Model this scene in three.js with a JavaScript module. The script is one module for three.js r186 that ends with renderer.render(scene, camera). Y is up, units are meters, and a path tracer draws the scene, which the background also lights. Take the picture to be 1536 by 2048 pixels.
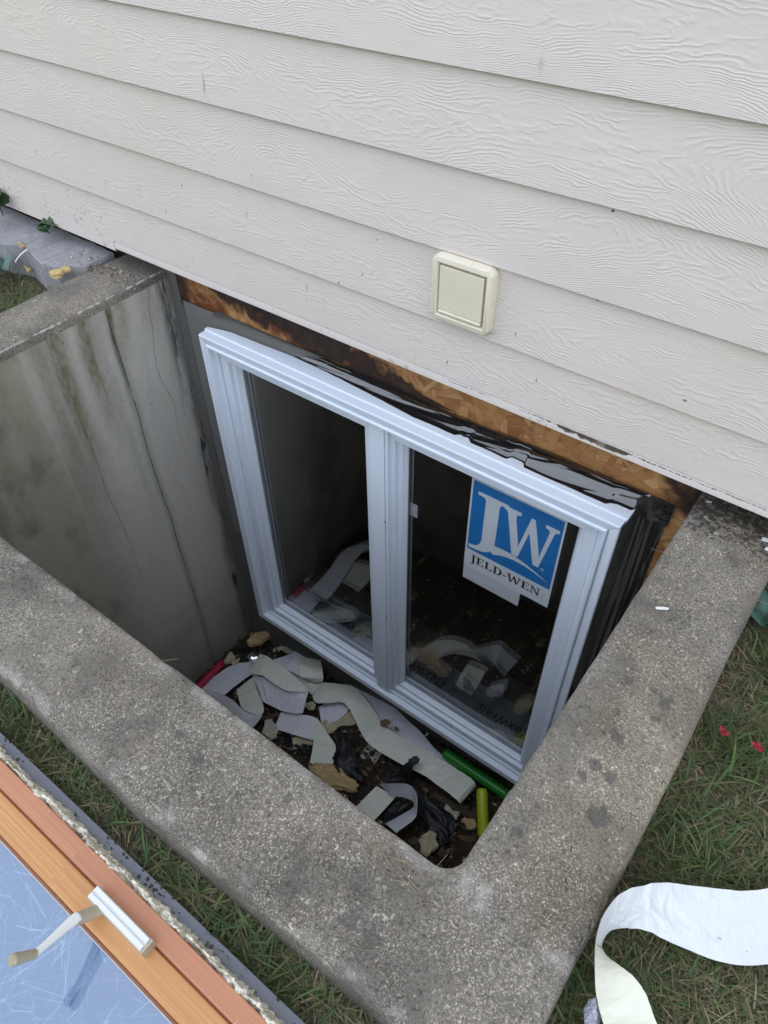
import * as THREE from 'three';
import { mergeGeometries, toCreasedNormals } from 'three/addons/utils/BufferGeometryUtils.js';
import { RoundedBoxGeometry } from 'three/addons/geometries/RoundedBoxGeometry.js';

// ------------------------------------------------------------------ camera, sky, sun, exposure
const scene = new THREE.Scene();
const camera = new THREE.PerspectiveCamera(69.86, 0.75, 0.02, 300);
camera.rotation.order = 'YXZ';
camera.position.set(1.6044, 1.0125, 1.2101);
camera.rotation.set(-0.78796, 0.65511, -0.01492);
camera.updateMatrixWorld(true);
scene.add(camera);

const renderer = new THREE.WebGLRenderer({ antialias: true });
renderer.setSize(768, 1024);
renderer.toneMapping = THREE.LinearToneMapping;
renderer.toneMappingExposure = 3.4;
renderer.shadowMap.enabled = true;
const SUN = new THREE.Vector3(-0.3, 0.82, -0.72).normalize();   // behind the house: the photographed side is in its shade
{
  const w = 512, h = 256, d = new Float32Array(w * h * 4);
  for (let j = 0; j < h; j++) for (let i = 0; i < w; i++) {
    const el = ((j + 0.5) / h - 0.5) * Math.PI, az = ((i + 0.5) / w) * 2 * Math.PI - Math.PI;
    const s = Math.sin(Math.max(el, 0)), k = Math.pow(1 - s, 2.6);
    const dir = new THREE.Vector3(Math.cos(el) * Math.cos(az), Math.sin(el), Math.cos(el) * Math.sin(az));
    const g = Math.pow(Math.max(dir.dot(SUN), 0), 6) * 0.25;
    const o = (j * w + i) * 4;
    d[o] = 0.47 + 0.28 * k + g; d[o + 1] = 0.52 + 0.26 * k + g; d[o + 2] = 0.61 + 0.20 * k + g; d[o + 3] = 1;
    if (el < 0) { d[o] = 0.16; d[o + 1] = 0.17; d[o + 2] = 0.14; }
  }
  const sky = new THREE.DataTexture(d, w, h, THREE.RGBAFormat, THREE.FloatType);
  sky.mapping = THREE.EquirectangularReflectionMapping; sky.magFilter = THREE.LinearFilter; sky.minFilter = THREE.LinearFilter;
  sky.colorSpace = THREE.LinearSRGBColorSpace; sky.needsUpdate = true;
  scene.background = sky; scene.environment = sky;
}
const sun = new THREE.DirectionalLight(new THREE.Color(1, 0.94, 0.84), 3.2);
sun.position.copy(SUN).multiplyScalar(30);
sun.castShadow = true; sun.shadow.radius = 1; sun.shadow.mapSize.set(2048, 2048);
Object.assign(sun.shadow.camera, { left: -14, right: 14, top: 14, bottom: -14, near: 1, far: 70 });
scene.add(sun, sun.target);

// ------------------------------------------------------------------ helpers
function rng(seed) { let a = seed >>> 0; return () => { a = (a + 0x6D2B79F5) >>> 0; let t = a; t = Math.imul(t ^ (t >>> 15), t | 1); t ^= t + Math.imul(t ^ (t >>> 7), t | 61); return ((t ^ (t >>> 14)) >>> 0) / 4294967296; }; }
const R0 = rng(7);
const rr = (a, b, r = R0) => a + (b - a) * r();
const PERM = new Float32Array(65536); { const r = rng(99); for (let i = 0; i < 65536; i++) PERM[i] = r(); }
const hsh = (x, y, s) => PERM[(Math.imul(x, 73) + Math.imul(y, 911) + Math.imul(s, 5381) + Math.imul(x, y) * 7) & 65535];
function vn(x, y, s = 0) {
  const xi = Math.floor(x), yi = Math.floor(y); let fx = x - xi, fy = y - yi;
  fx = fx * fx * (3 - 2 * fx); fy = fy * fy * (3 - 2 * fy);
  const a = hsh(xi, yi, s), b = hsh(xi + 1, yi, s), c = hsh(xi, yi + 1, s), d = hsh(xi + 1, yi + 1, s);
  return a + (b - a) * fx + (c - a) * fy + (a - b - c + d) * fx * fy;
}
function fbm(x, y, s = 0, o = 4) { let v = 0, a = 0.5, t = 0; for (let i = 0; i < o; i++) { v += a * vn(x, y, s + i * 17); t += a; a *= 0.5; x = x * 2.03 + 11.3; y = y * 2.03 + 5.7; } return v / t; }
const clamp = (x, a = 0, b = 1) => Math.min(b, Math.max(a, x));
const ss = (a, b, x) => { const t = clamp((x - a) / (b - a)); return t * t * (3 - 2 * t); };
const lerp = (a, b, t) => a + (b - a) * t;
const enc = c => 255 * (c <= 0.0031308 ? 12.92 * c : 1.055 * Math.pow(Math.max(c, 0), 1 / 2.4) - 0.055);

// maps computed from a function of (u, v); colours are linear
function colorMap(w, h, f, wrap = THREE.RepeatWrapping) {
  const d = new Uint8Array(w * h * 4), c = [0, 0, 0];
  for (let j = 0; j < h; j++) for (let i = 0; i < w; i++) {
    f((i + 0.5) / w, (j + 0.5) / h, c); const o = (j * w + i) * 4;
    d[o] = clamp(enc(c[0]), 0, 255); d[o + 1] = clamp(enc(c[1]), 0, 255); d[o + 2] = clamp(enc(c[2]), 0, 255); d[o + 3] = 255;
  }
  const t = new THREE.DataTexture(d, w, h); t.colorSpace = THREE.SRGBColorSpace; return fin(t, wrap);
}
function grayMap(w, h, f, wrap = THREE.RepeatWrapping) {
  const d = new Uint8Array(w * h * 4);
  for (let j = 0; j < h; j++) for (let i = 0; i < w; i++) { const v = clamp(f((i + 0.5) / w, (j + 0.5) / h)) * 255, o = (j * w + i) * 4; d[o] = d[o + 1] = d[o + 2] = v; d[o + 3] = 255; }
  return fin(new THREE.DataTexture(d, w, h), wrap);
}
function fin(t, wrap) { t.wrapS = t.wrapT = wrap; t.magFilter = THREE.LinearFilter; t.minFilter = THREE.LinearMipmapLinearFilter; t.generateMipmaps = true; t.needsUpdate = true; return t; }
function canvasMap(w, h, draw) {
  const c = document.createElement('canvas'); c.width = w; c.height = h; draw(c.getContext('2d'), w, h);
  const t = new THREE.CanvasTexture(c); t.colorSpace = THREE.SRGBColorSpace; t.wrapS = t.wrapT = THREE.ClampToEdgeWrapping; return t;
}
const std = o => new THREE.MeshStandardMaterial({ roughness: 0.8, side: THREE.DoubleSide, ...o });
const phys = o => new THREE.MeshPhysicalMaterial({ roughness: 0.5, side: THREE.DoubleSide, ...o });
const lin = (r, g, b) => new THREE.Color().setRGB(r, g, b);

// objects
const used = {};
function numbered(n) { const k = used[n] = (used[n] ?? -1) + 1; return k ? `${n}_${String(k).padStart(3, '0')}` : n; }
function tag(o, label, category, group, kind) { if (label) o.userData.label = label; if (category) o.userData.category = category; if (group) o.userData.group = group; if (kind) o.userData.kind = kind; return o; }
function thing(name, label, category, [x, y, z] = [0, 0, 0], turn = 0, group) { const o = new THREE.Group(); o.name = numbered(name); o.position.set(x, y, z); o.rotation.y = turn; scene.add(o); return tag(o, label, category, group); }
function obj(name, geo, mat, parent) {
  if (Array.isArray(geo)) geo = mergeGeometries(geo.map(g => { const n = g.index ? g.toNonIndexed() : g; for (const k of Object.keys(n.attributes)) if (!['position', 'normal', 'uv'].includes(k)) n.deleteAttribute(k); if (!n.attributes.uv) n.setAttribute('uv', new THREE.BufferAttribute(new Float32Array(n.attributes.position.count * 2), 2)); return n; }));
  const m = new THREE.Mesh(geo, mat); m.name = parent ? name : numbered(name); m.castShadow = m.receiveShadow = true; (parent ?? scene).add(m); return m;
}
function single(name, geo, mat, label, category, group) { return tag(obj(name, geo, mat), label, category, group); }
const box = (x0, x1, y0, y1, z0, z1) => new THREE.BoxGeometry(x1 - x0, y1 - y0, z1 - z0).translate((x0 + x1) / 2, (y0 + y1) / 2, (z0 + z1) / 2);
const rbox = (x0, x1, y0, y1, z0, z1, r = 0.002, s = 2) => new RoundedBoxGeometry(x1 - x0, y1 - y0, z1 - z0, s, r).translate((x0 + x1) / 2, (y0 + y1) / 2, (z0 + z1) / 2);
// grid of points f(i, j) -> [x, y, z, u, v]
function grid(ni, nj, f, flip = false) {
  const p = [], uv = [], ix = [];
  for (let i = 0; i <= ni; i++) for (let j = 0; j <= nj; j++) { const q = f(i / ni, j / nj, i, j); p.push(q[0], q[1], q[2]); uv.push(q[3] ?? i / ni, q[4] ?? j / nj); }
  const w = nj + 1;
  for (let i = 0; i < ni; i++) for (let j = 0; j < nj; j++) { const a = i * w + j, b = a + w; flip ? ix.push(a, a + 1, b, b, a + 1, b + 1) : ix.push(a, b, a + 1, b, b + 1, a + 1); }
  const g = new THREE.BufferGeometry(); g.setAttribute('position', new THREE.Float32BufferAttribute(p, 3)); g.setAttribute('uv', new THREE.Float32BufferAttribute(uv, 2)); g.setIndex(ix); g.computeVertexNormals(); return g;
}
// a sheet made thick: top, bottom and rim from a grid function
function shell(ni, nj, f, t) {
  const top = grid(ni, nj, f), P = top.attributes.position, N = top.attributes.normal, w = nj + 1;
  const at = (i, j) => i * w + j, low = top.clone(), L = low.attributes.position;
  for (let k = 0; k < P.count; k++) L.setXYZ(k, P.getX(k) - N.getX(k) * t, P.getY(k) - N.getY(k) * t, P.getZ(k) - N.getZ(k) * t);
  low.setIndex([...low.index.array].reverse()); low.computeVertexNormals();
  const rim = []; for (let i = 0; i <= ni; i++) rim.push(at(i, 0)); for (let j = 1; j <= nj; j++) rim.push(at(ni, j)); for (let i = ni - 1; i >= 0; i--) rim.push(at(i, nj)); for (let j = nj - 1; j >= 0; j--) rim.push(at(0, j));
  const edge = grid(rim.length - 1, 1, (a, b, i, j) => { const k = rim[i], S = j ? L : P; return [S.getX(k), S.getY(k), S.getZ(k)]; });
  return [top, low, edge];
}
function withGroups(parts) { // several geometries, one material slot each
  const g = mergeGeometries(parts.map(x => { const n = x.index ? x.toNonIndexed() : x; return n; }), true); return g;
}
// where the sight line through a photograph pixel meets the plane y = a + b x: used while laying the debris out in the place
const FL = 1466.2, EYE = camera.position.clone();
function sight(u, v) { return new THREE.Vector3((u - 768) / FL, -(v - 1024) / FL, -1).applyEuler(camera.rotation); }
function onPlane(u, v, a, b = 0) { const d = sight(u, v), t = (a + b * EYE.x - EYE.y) / (d.y - b * d.x); return EYE.clone().addScaledVector(d, t); }
const FA = -1.93, FB = 0.13;                         // the dirt in the well rises to the right: y = FA + FB x
function onWall(u, v, z) { const d = sight(u, v), t = (z - EYE.z) / d.z; return EYE.clone().addScaledVector(d, t); }
const floorY = x => FA + FB * x;
const inWell = (u, v, h) => onPlane(u, v, FA + h, FB);
const onLawn = (u, v, y) => onPlane(u, v, y, 0);

// ------------------------------------------------------------------ measures
const XL = -0.234, XR = 1.456, ZF = 0.872, YT = -0.061, YG = -0.16;
const WX0 = 0, WX1 = 1.343, WY0 = -1.541, WY1 = -0.157, ZB = -0.09;

// ------------------------------------------------------------------ materials
// embossed wood grain of the boards: four bands, each 0.205 m tall and 1.64 m long
const bandSeed = [3, 41, 77, 120];
const sidingBump = grayMap(2048, 1024, (u, v) => {
  const band = Math.min(3, Math.floor(v * 4)), y = (v * 4 - band) * 0.205, s = bandSeed[band];
  // wrapped along the board
  const per = (x, n, yy, k) => { const a = vn(x * n, yy, k), b = vn((x - 1) * n, yy, k), t = ss(0.9, 1, x); return lerp(a, b, t); };
  const y0 = 0.06 + 0.10 * (per(u, 4, 0.5, s) - 0.4) + 0.02 * per(u, 11, y * 12, s + 3);
  const dep = 0.04 + 0.10 * per(u, 2.6, 0.3, s + 1) + 0.035 * per(u, 7, 0.6 + y * 6, s + 2);
  const yy = y - y0 + 0.009 * (per(u, 22, y * 28, s + 5) - 0.5) + 0.005 * (per(u, 60, y * 90, s + 6) - 0.5);
  const ring = Math.sqrt(yy * yy * 1.6 + dep * dep * 0.55) / 0.0038 + 1.3 * per(u, 38, y * 70, s + 8) + 0.7 * per(u, 110, y * 160, s + 12);
  const f = ring - Math.floor(ring);
  const groove = Math.pow(1 - Math.abs(2 * f - 1), 2.2);                // thin pressed lines
  const fade = 0.25 + 0.75 * ss(0.3, 0.75, per(u, 34, y * 95, s + 9) * 0.8 + per(u, 8, y * 20, s + 10) * 0.4);
  const fine = vn(u * 330, y * 1500, s + 11);
  return 0.82 - 0.72 * groove * fade + 0.16 * (fine - 0.5);
});
// painted face of the boards with its scuffs, over x -1.6..2.4, y -0.05..1.55 (second uv)
const scuffs = [[0.186, 0.531, 0.005, 0.026, 0.85, 1], [0.259, 0.258, 0.005, 0.016, 0.5, 0], [-0.235, 0.349, 0.004, 0.012, 0.35, 0], [1.003, 0.684, 0.008, 0.014, 0.5, 0], [1.166, 0.487, 0.003, 0.003, 1, 2], [1.173, 0.324, 0.003, 0.003, 0.9, 2], [0.03, 0.275, 0.002, 0.003, 1, 2], [0.55, 0.17, 0.002, 0.003, 1, 2], [0.62, 0.21, 0.002, 0.004, 0.9, 2], [1.38, 0.19, 0.004, 0.003, 0.8, 2], [0.41, 0.75, 0.008, 0.006, 0.35, 0], [1.08, 0.11, 0.001, 0.006, 0.9, 2], [0.86, 0.07, 0.001, 0.005, 0.9, 2], [-0.62, 0.23, 0.002, 0.006, 0.7, 2], [-0.3, 0.21, 0.0015, 0.008, 0.7, 2], [-0.05, 0.19, 0.0015, 0.006, 0.8, 2], [0.3, 0.36, 0.0015, 0.004, 0.6, 2], [0.66, 0.30, 0.002, 0.002, 0.8, 2], [1.24, 0.23, 0.003, 0.003, 0.6, 1], [-0.12, 0.06, 0.0012, 0.02, 0.5, 0], [0.02, 0.08, 0.0012, 0.016, 0.5, 0], [0.44, 0.12, 0.001, 0.008, 0.8, 2], [1.02, 0.2, 0.001, 0.006, 0.7, 2], [0.9, 0.34, 0.09, 0.006, 0.25, 0]];
const sidingColor = colorMap(2048, 820, (u, v, c) => {
  const x = -1.6 + 4 * u, y = -0.05 + 1.6 * v;
  const m = 0.97 + 0.05 * (fbm(x * 6, y * 9, 5, 4) - 0.5);
  let r = 0.722 * m, g = 0.655 * m, b = 0.62 * m;
  // dirt splashed up from the ground on the lowest boards: specks and thin runs
  const low = ss(0.30, 0.0, y) * ss(0.5, -0.5, x) + 0.35 * ss(0.16, 0.0, y);
  const sp = ss(0.80, 0.9, vn(x * 260, y * 150, 31)) * ss(0.45, 0.75, vn(x * 23, y * 19, 33)) * low;
  const run = ss(0.83, 0.93, vn(x * 190, y * 9, 41)) * ss(0.55, 0.8, vn(x * 9, y * 22, 42)) * low;
  const k = clamp(sp * 0.6 + run * 0.6); r *= 1 - 0.75 * k; g *= 1 - 0.76 * k; b *= 1 - 0.78 * k;
  const pale = ss(0.55, 0.8, fbm(x * 4, y * 7, 61, 3)) * 0.05; g *= 1 - pale * 0.3; b *= 1 - pale;
  for (const [sx, sy, w, h, a, t] of scuffs) {
    const q = Math.hypot((x - sx) / w, (y - sy) / h); if (q > 1.6) continue;
    let e = t === 2 ? ss(1, 0.7, q) : ss(1.3, 0.2, q + 0.9 * (vn(x * 420, y * 330, 71) - 0.3)) * (t === 1 ? 0.9 : 0.7);
    e *= a; const tint = t === 2 ? [0.05, 0.045, 0.04] : [0.30, 0.235, 0.17];
    r = lerp(r, tint[0], e); g = lerp(g, tint[1], e); b = lerp(b, tint[2], e);
  }
  c[0] = r; c[1] = g; c[2] = b;
}, THREE.MirroredRepeatWrapping);
sidingColor.channel = 1;
const M = {};
M.siding = std({ map: sidingColor, bumpMap: sidingBump, bumpScale: 0.0009, roughness: 0.6 });
M.trim = std({ color: lin(0.72, 0.68, 0.62), roughness: 0.5 });
M.vinyl = phys({ color: lin(0.70, 0.76, 0.86), roughness: 0.33, ior: 1.5 });
M.vinylSeam = std({ color: lin(0.55, 0.55, 0.55), roughness: 0.5 });
M.seal = std({ color: lin(0.03, 0.03, 0.032), roughness: 0.5 });
M.glass = phys({ color: lin(0.97, 0.985, 0.98), transmission: 1, thickness: 0, roughness: 0.0, ior: 2.3 });
M.dark = std({ color: lin(0.05, 0.045, 0.04), roughness: 0.95 });
M.darker = std({ color: lin(0.03, 0.027, 0.025), roughness: 0.95 });
M.roof = std({ color: lin(0.06, 0.055, 0.05), roughness: 0.95 });

// weathered concrete of the rim, laid over x -0.5..1.8, z -0.15..1.15
const spots = [[1.551, 0.546, .011], [1.584, 0.678, .017], [1.5, 0.771, .009], [1.543, 0.609, .012], [1.587, 0.442, .013], [1.564, 0.431, .007], [1.523, 0.437, .009], [1.415, 1.007, .015], [1.377, 1.002, .012], [1.047, 0.968, .011], [0.99, 0.955, .008], [1.535, 0.636, .008], [1.57, 0.612, .01], [1.20, 0.93, .007], [1.53, 0.505, .008], [1.585, 0.48, .008]];
const concTex = colorMap(2048, 1158, (u, v, c) => {
  const x = -0.5 + 2.3 * u, z = -0.15 + 1.3 * v;
  const base = 0.152 + 0.15 * (fbm(x * 6, z * 6, 3, 4) - 0.5) + 0.06 * (fbm(x * 30, z * 30, 9, 3) - 0.5);
  const wn = hsh(Math.floor(x * 890), Math.floor(z * 890), 77), s1 = 0.62 * vn(x * 520, z * 520, 21) + 0.38 * wn, s2 = 0.45 * vn(x * 700, z * 700, 22) + 0.55 * hsh(Math.floor(x * 890), Math.floor(z * 890), 78), s3 = vn(x * 240, z * 240, 23), cl = fbm(x * 14, z * 14, 29, 4);
  let g = base * (0.80 + 0.40 * s2);
  g += 0.17 * ss(0.58, 0.85, s1) * ss(0.22, 0.65, cl);
  g += 0.38 * ss(0.66, 0.90, s2) * ss(0.25, 0.6, cl);
  g += 0.20 * ss(0.84, 0.93, s3) * ss(0.3, 0.6, vn(x * 50, z * 50, 27));
  g *= 1 - 0.62 * ss(0.38, 0.12, s1) * ss(0.7, 0.3, cl);
  g *= 1 - 0.35 * ss(0.26, 0.08, s3);
  let r = g * 1.12, gg = g * 1.0, b = g * 0.85;
  const warm = ss(0.5, 0.75, fbm(x * 5, z * 5, 51, 3)) * 0.10; r *= 1 + warm * 0.35; b *= 1 - warm;
  for (const [sx, sz, rad] of spots) {
    const dx = x - sx, dz = z - sz; if (Math.abs(dx) > 0.05 || Math.abs(dz) > 0.05) continue;
    const q = Math.hypot(dx, dz) / rad + 0.9 * (vn(x * 120, z * 120, 61) - 0.5) + 0.5 * (vn(x * 300, z * 300, 62) - 0.5), e = ss(1.15, 0.8, q) * 0.72;
    r = lerp(r, 0.088, e); gg = lerp(gg, 0.082, e); b = lerp(b, 0.074, e);
  }
  // black mould where the rim meets the house
  const mz = z + 0.07 * (fbm(x * 30, z * 30, 81, 4) - 0.5), mould = x > 1 && mz < 0.032 ? 0.8 * ss(0.46, 0.66, fbm(x * 130, z * 130, 83, 4) + (mz < 0.004 ? 0.1 : -0.02)) : 0;
  r *= 1 - 0.8 * mould; gg *= 1 - 0.82 * mould; b *= 1 - 0.82 * mould;
  // pale limy edges
  const dIn = Math.min(Math.abs(x - XL), 9), lime = x < 0.3 ? ss(0.007, 0.001, dIn + 0.009 * (vn(x * 90, z * 90, 91) - 0.25)) : 0;
  const dOut = Math.min(Math.abs(z - 1.063), Math.abs(z - ZF)), l2 = x > -0.2 ? ss(0.03, 0, dOut) * ss(0.52, 0.75, fbm(x * 26, z * 26, 95, 3)) : 0;
  const L = clamp(lime * 0.95 + l2 * 0.45); r = lerp(r, 0.50, L); gg = lerp(gg, 0.485, L); b = lerp(b, 0.46, L);
  c[0] = r; c[1] = gg; c[2] = b;
}, THREE.MirroredRepeatWrapping);
const concBump = grayMap(1024, 1024, (u, v) => { const x = u * 0.8, z = v * 0.8; return 0.5 + 0.35 * (vn(x * 330, z * 330, 21) - 0.5) + 0.3 * (vn(x * 560, z * 560, 22) - 0.5) - 0.6 * ss(0.8, 0.95, vn(x * 210, z * 210, 24)) + 0.4 * (vn(x * 110, z * 110, 25) - 0.5); });
concBump.repeat.set(2.3 / 0.8, 1.3 / 0.8);
M.conc = std({ map: concTex, bumpMap: concBump, bumpScale: 0.0025, roughness: 0.93 });
// formed inner face of the left side: moss runs, rust-brown grime, cracks; u = z from -0.1 to 0.9, v = y from -2.1 to -0.06
const crackLine = (z, y, z0, amp, s, w) => { const d = Math.abs(z - (z0 + amp * (fbm(y * 3.1, 0.3, s, 4) - 0.5))); return ss(w, w * 0.25, d + w * 0.6 * (vn(z * 700, y * 260, s + 7) - 0.4)); };
const sideTex = colorMap(1024, 2048, (u, v, c) => {
  const z = -0.1 + u, y = -2.1 + 2.04 * v, dn = -0.06 - y;
  let g = 0.50 + 0.10 * (fbm(z * 5, y * 1.6, 3, 4) - 0.5) + 0.05 * (fbm(z * 60, y * 50, 5, 3) - 0.5) + 0.03 * (vn(z * 420, y * 420, 6) - 0.5);
  let r = g * 1.05, gg = g * 1.0, b = g * 0.91;
  const mix = (t, k) => { r = lerp(r, t[0], k); gg = lerp(gg, t[1], k); b = lerp(b, t[2], k); };
  const wob = 0.03 * (fbm(y * 2.3, z * 2, 15, 3) - 0.5);
  // brown-green film over the front half with a lacy pale growth
  const film = ss(0.22, 0.55, z + wob * 3 + 0.12 * (fbm(z * 9, y * 3, 17, 3) - 0.5)) * 0.72;
  mix([0.30, 0.278, 0.205], film);
  const lace = ss(0.56, 0.72, fbm(z * 55, y * 48, 19, 3)) * ss(0.33, 0.6, z) * ss(0.15, 0.5, dn); mix([0.30, 0.31, 0.265], lace * 0.5);
  const patch = ss(0.5, 0.68, fbm(z * 10, y * 5, 20, 4)) * ss(0.3, 0.55, z) * 0.5; mix([0.12, 0.115, 0.085], patch);
  // moss runs from the rim
  for (const [z0, w, len, k, t] of [[0.345, .045, .75, .75, 0], [0.245, .034, .55, .8, 0], [0.155, .012, .5, .9, 0], [0.40, .03, .9, .5, 1], [0.115, .03, .28, .45, 0], [0.01, .05, .25, .35, 0], [0.5, .05, 1.0, .4, 1], [0.6, .04, .8, .35, 0], [0.2, .02, 1.1, .35, 1]]) {
    const d = Math.abs(z - z0 - wob - 0.02 * (fbm(y * 9, z * 20, 23, 3) - 0.5)) / (w * (0.75 + 0.7 * vn(y * 4, z0 * 30, 24)));
    const e = ss(1.25, 0.05, d) * ss(len, len * 0.25, dn + 0.35 * len * (fbm(z * 45, y * 3, 25, 3) - 0.5)) * k * (0.65 + 0.5 * vn(z * 160, y * 50, 26));
    mix(t ? [0.20, 0.18, 0.115] : [0.105, 0.12, 0.04], clamp(e));
  }
  // cleaner pale runs between them
  for (const [z0, w] of [[0.20, .016], [0.375, .012], [0.07, .02], [0.445, .012]]) { const d = Math.abs(z - z0 - wob) / w; mix([0.46, 0.46, 0.455], ss(1, 0.2, d) * ss(1.2, 0.2, dn) * 0.35 * (0.4 + 0.7 * fbm(z * 60, y * 9, 28, 3))); }
  const long = crackLine(z, y, 0.155, 0.03, 31, 0.0026) * 0.85; mix([0.09, 0.09, 0.08], long * ss(0.35, 0.55, vn(y * 10, 1, 32) + 0.2));
  mix([0.05, 0.055, 0.03], ss(0.03, 0.0, Math.abs(z - 0.155 - 0.03 * (fbm(y * 3.1, 0.3, 31, 4) - 0.5))) * 0.3);
  mix([0.10, 0.105, 0.07], crackLine(z, y, 0.345, 0.035, 35, 0.003) * 0.5 * ss(1.3, 0.7, dn));
  const hair = crackLine(z, y, 0.02, 0.10, 37, 0.0016) * ss(0.75, 0.4, dn); mix([0.05, 0.05, 0.048], hair * 0.8);
  // black, scaling joint beside the house
  const jn = ss(-0.035, -0.08, z + 0.05 * (fbm(y * 6, z * 18, 43, 4) - 0.5)); mix([0.13, 0.125, 0.115], jn * 0.75);
  mix([0.46, 0.475, 0.47], ss(0.58, 0.75, fbm(z * 60, y * 9, 45, 3)) * ss(0.0, -0.05, z) * 0.6 * ss(1.4, 0.5, dn));
  mix([0.018, 0.017, 0.016], ss(0.55, 0.7, fbm(z * 46, y * 7, 47, 4)) * ss(-0.02, -0.07, z) * 0.9);
  mix([0.17, 0.175, 0.12], ss(1.35, 1.7, dn + 0.3 * (fbm(z * 6, y * 6, 49, 3) - 0.5)) * 0.5);
  mix([0.55, 0.54, 0.51], ss(0.012, 0.003, dn + 0.016 * (vn(z * 60, y * 60, 53) - 0.4)) * 0.6);
  const pin = ss(0.93, 0.97, vn(z * 150, y * 150, 55)); mix([0.08, 0.08, 0.07], pin * 0.5);
  c[0] = r; c[1] = gg; c[2] = b;
}, THREE.ClampToEdgeWrapping);
const sideBump = grayMap(512, 1024, (u, v) => { const z = -0.1 + u, y = -2.1 + 2.04 * v; return 0.55 + 0.3 * (fbm(z * 40, y * 40, 7, 3) - 0.5) - 0.5 * crackLine(z, y, 0.155, 0.03, 31, 0.004) - 0.5 * ss(0.55, 0.7, fbm(z * 46, y * 7, 47, 4)) * ss(0.0, -0.07, z); }, THREE.ClampToEdgeWrapping);
M.concSide = std({ map: sideTex, bumpMap: sideBump, bumpScale: 0.005, roughness: 0.9 });
M.concPlain = std({ color: lin(0.12, 0.118, 0.105), bumpMap: concBump, bumpScale: 0.003, roughness: 0.95 });

// strand board with rot, over x -0.3..1.7, y -0.6..0.1
const osbTex = (() => {
  const w = 2048, h = 720, r = rng(17), c = document.createElement('canvas'); c.width = w; c.height = h; const g = c.getContext('2d');
  g.fillStyle = '#b07f4c'; g.fillRect(0, 0, w, h);
  const cols = ['#ab7a4c', '#b58555', '#a06f42', '#bf9262', '#a8784a', '#94653a', '#b18050', '#c29868'];
  for (let i = 0; i < 5200; i++) {
    const x = r() * w, y = r() * h, a = (r() - 0.5) * 1.7 + (r() < 0.25 ? 1.5 : 0), L = 30 + r() * 90, B = 10 + r() * 26;
    g.save(); g.translate(x, y); g.rotate(a); g.fillStyle = cols[Math.floor(r() * cols.length)]; g.globalAlpha = 0.75 + 0.25 * r();
    g.beginPath(); g.moveTo(-L / 2, -B / 2 + r() * 4); g.lineTo(L / 2 + r() * 8, -B / 2 + r() * 3); g.lineTo(L / 2 - r() * 8, B / 2); g.lineTo(-L / 2 + r() * 6, B / 2 - r() * 3); g.closePath(); g.fill();
    g.globalAlpha = 0.25; g.strokeStyle = '#3f2411'; g.lineWidth = 1.2; g.stroke();
    g.globalAlpha = 0.10; for (let k = 0; k < 3; k++) { const yy = (r() - 0.5) * B; g.beginPath(); g.moveTo(-L / 2, yy); g.lineTo(L / 2, yy); g.stroke(); }
    g.restore();
  }
  const im = g.getImageData(0, 0, w, h), d = im.data;
  for (let j = 0; j < h; j++) for (let i = 0; i < w; i++) {
    const x = -0.3 + 2 * i / w, y = 0.1 - 0.7 * j / h, n = fbm(x * 18, y * 26, 5, 4), n2 = fbm(x * 70, y * 40, 8, 3);
    // the rot runs along the board from upper left to lower right
    const mid = lerp(-0.035, -0.135, clamp((x + 0.05) / 0.72)), wd = lerp(0.038, 0.052, clamp((x + 0.05) / 0.35)) * ss(0.86, 0.5, x) * ss(-0.14, 0.02, x);
    let k = ss(1.25, 0.55, Math.abs(y - mid) / Math.max(wd, 1e-4) + 1.9 * (n - 0.5) + 0.9 * (n2 - 0.5));
    k = Math.max(k, ss(0.0, 0.07, x - 1.365 + 0.12 * (n - 0.5) + (y + 0.1) * 0.4) * ss(-0.19, -0.12, y + 0.06 * (n - 0.5)));
    k = Math.max(k, 0.8 * ss(-0.13, -0.17, x + 0.05 * (n - 0.5)));
    k *= 0.80 + 0.35 * n2; const o = (j * w + i) * 4, q = clamp(k);
    d[o] = lerp(d[o], 46, q); d[o + 1] = lerp(d[o + 1], 30, q); d[o + 2] = lerp(d[o + 2], 22, q);
    const halo = ss(0.4, 0.7, n) * (0.25 + 0.75 * ss(0.75, 0.2, x)); d[o] *= 1 - halo * 0.35; d[o + 1] *= 1 - halo * 0.5; d[o + 2] *= 1 - halo * 0.6;
  }
  g.putImageData(im, 0, 0);
  const t = new THREE.CanvasTexture(c); t.colorSpace = THREE.SRGBColorSpace; return t;
})();
M.osb = std({ map: osbTex, roughness: 0.75 });

// turf
const soilTex = colorMap(1024, 1024, (u, v, c) => {
  const x = u * 2, y = v * 2, n = fbm(x * 9, y * 9, 3, 5), m = vn(x * 140, y * 140, 7), q = fbm(x * 40, y * 40, 9, 3);
  const g = 0.04 + 0.07 * n + 0.06 * (m - 0.5) + 0.05 * (q - 0.5); c[0] = g * 1.15; c[1] = g * 0.95; c[2] = g * 0.62;
});
const lawnTex = colorMap(1024, 1024, (u, v, c) => { const n = fbm(u * 12, v * 12, 3, 4), m = vn(u * 300, v * 300, 7); c[0] = 0.045 + 0.05 * n + 0.03 * m; c[1] = 0.075 + 0.055 * n + 0.03 * m; c[2] = 0.02 + 0.015 * n; });
M.lawn = std({ map: lawnTex, roughness: 1 });
M.soil = std({ map: soilTex, roughness: 1 });

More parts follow.
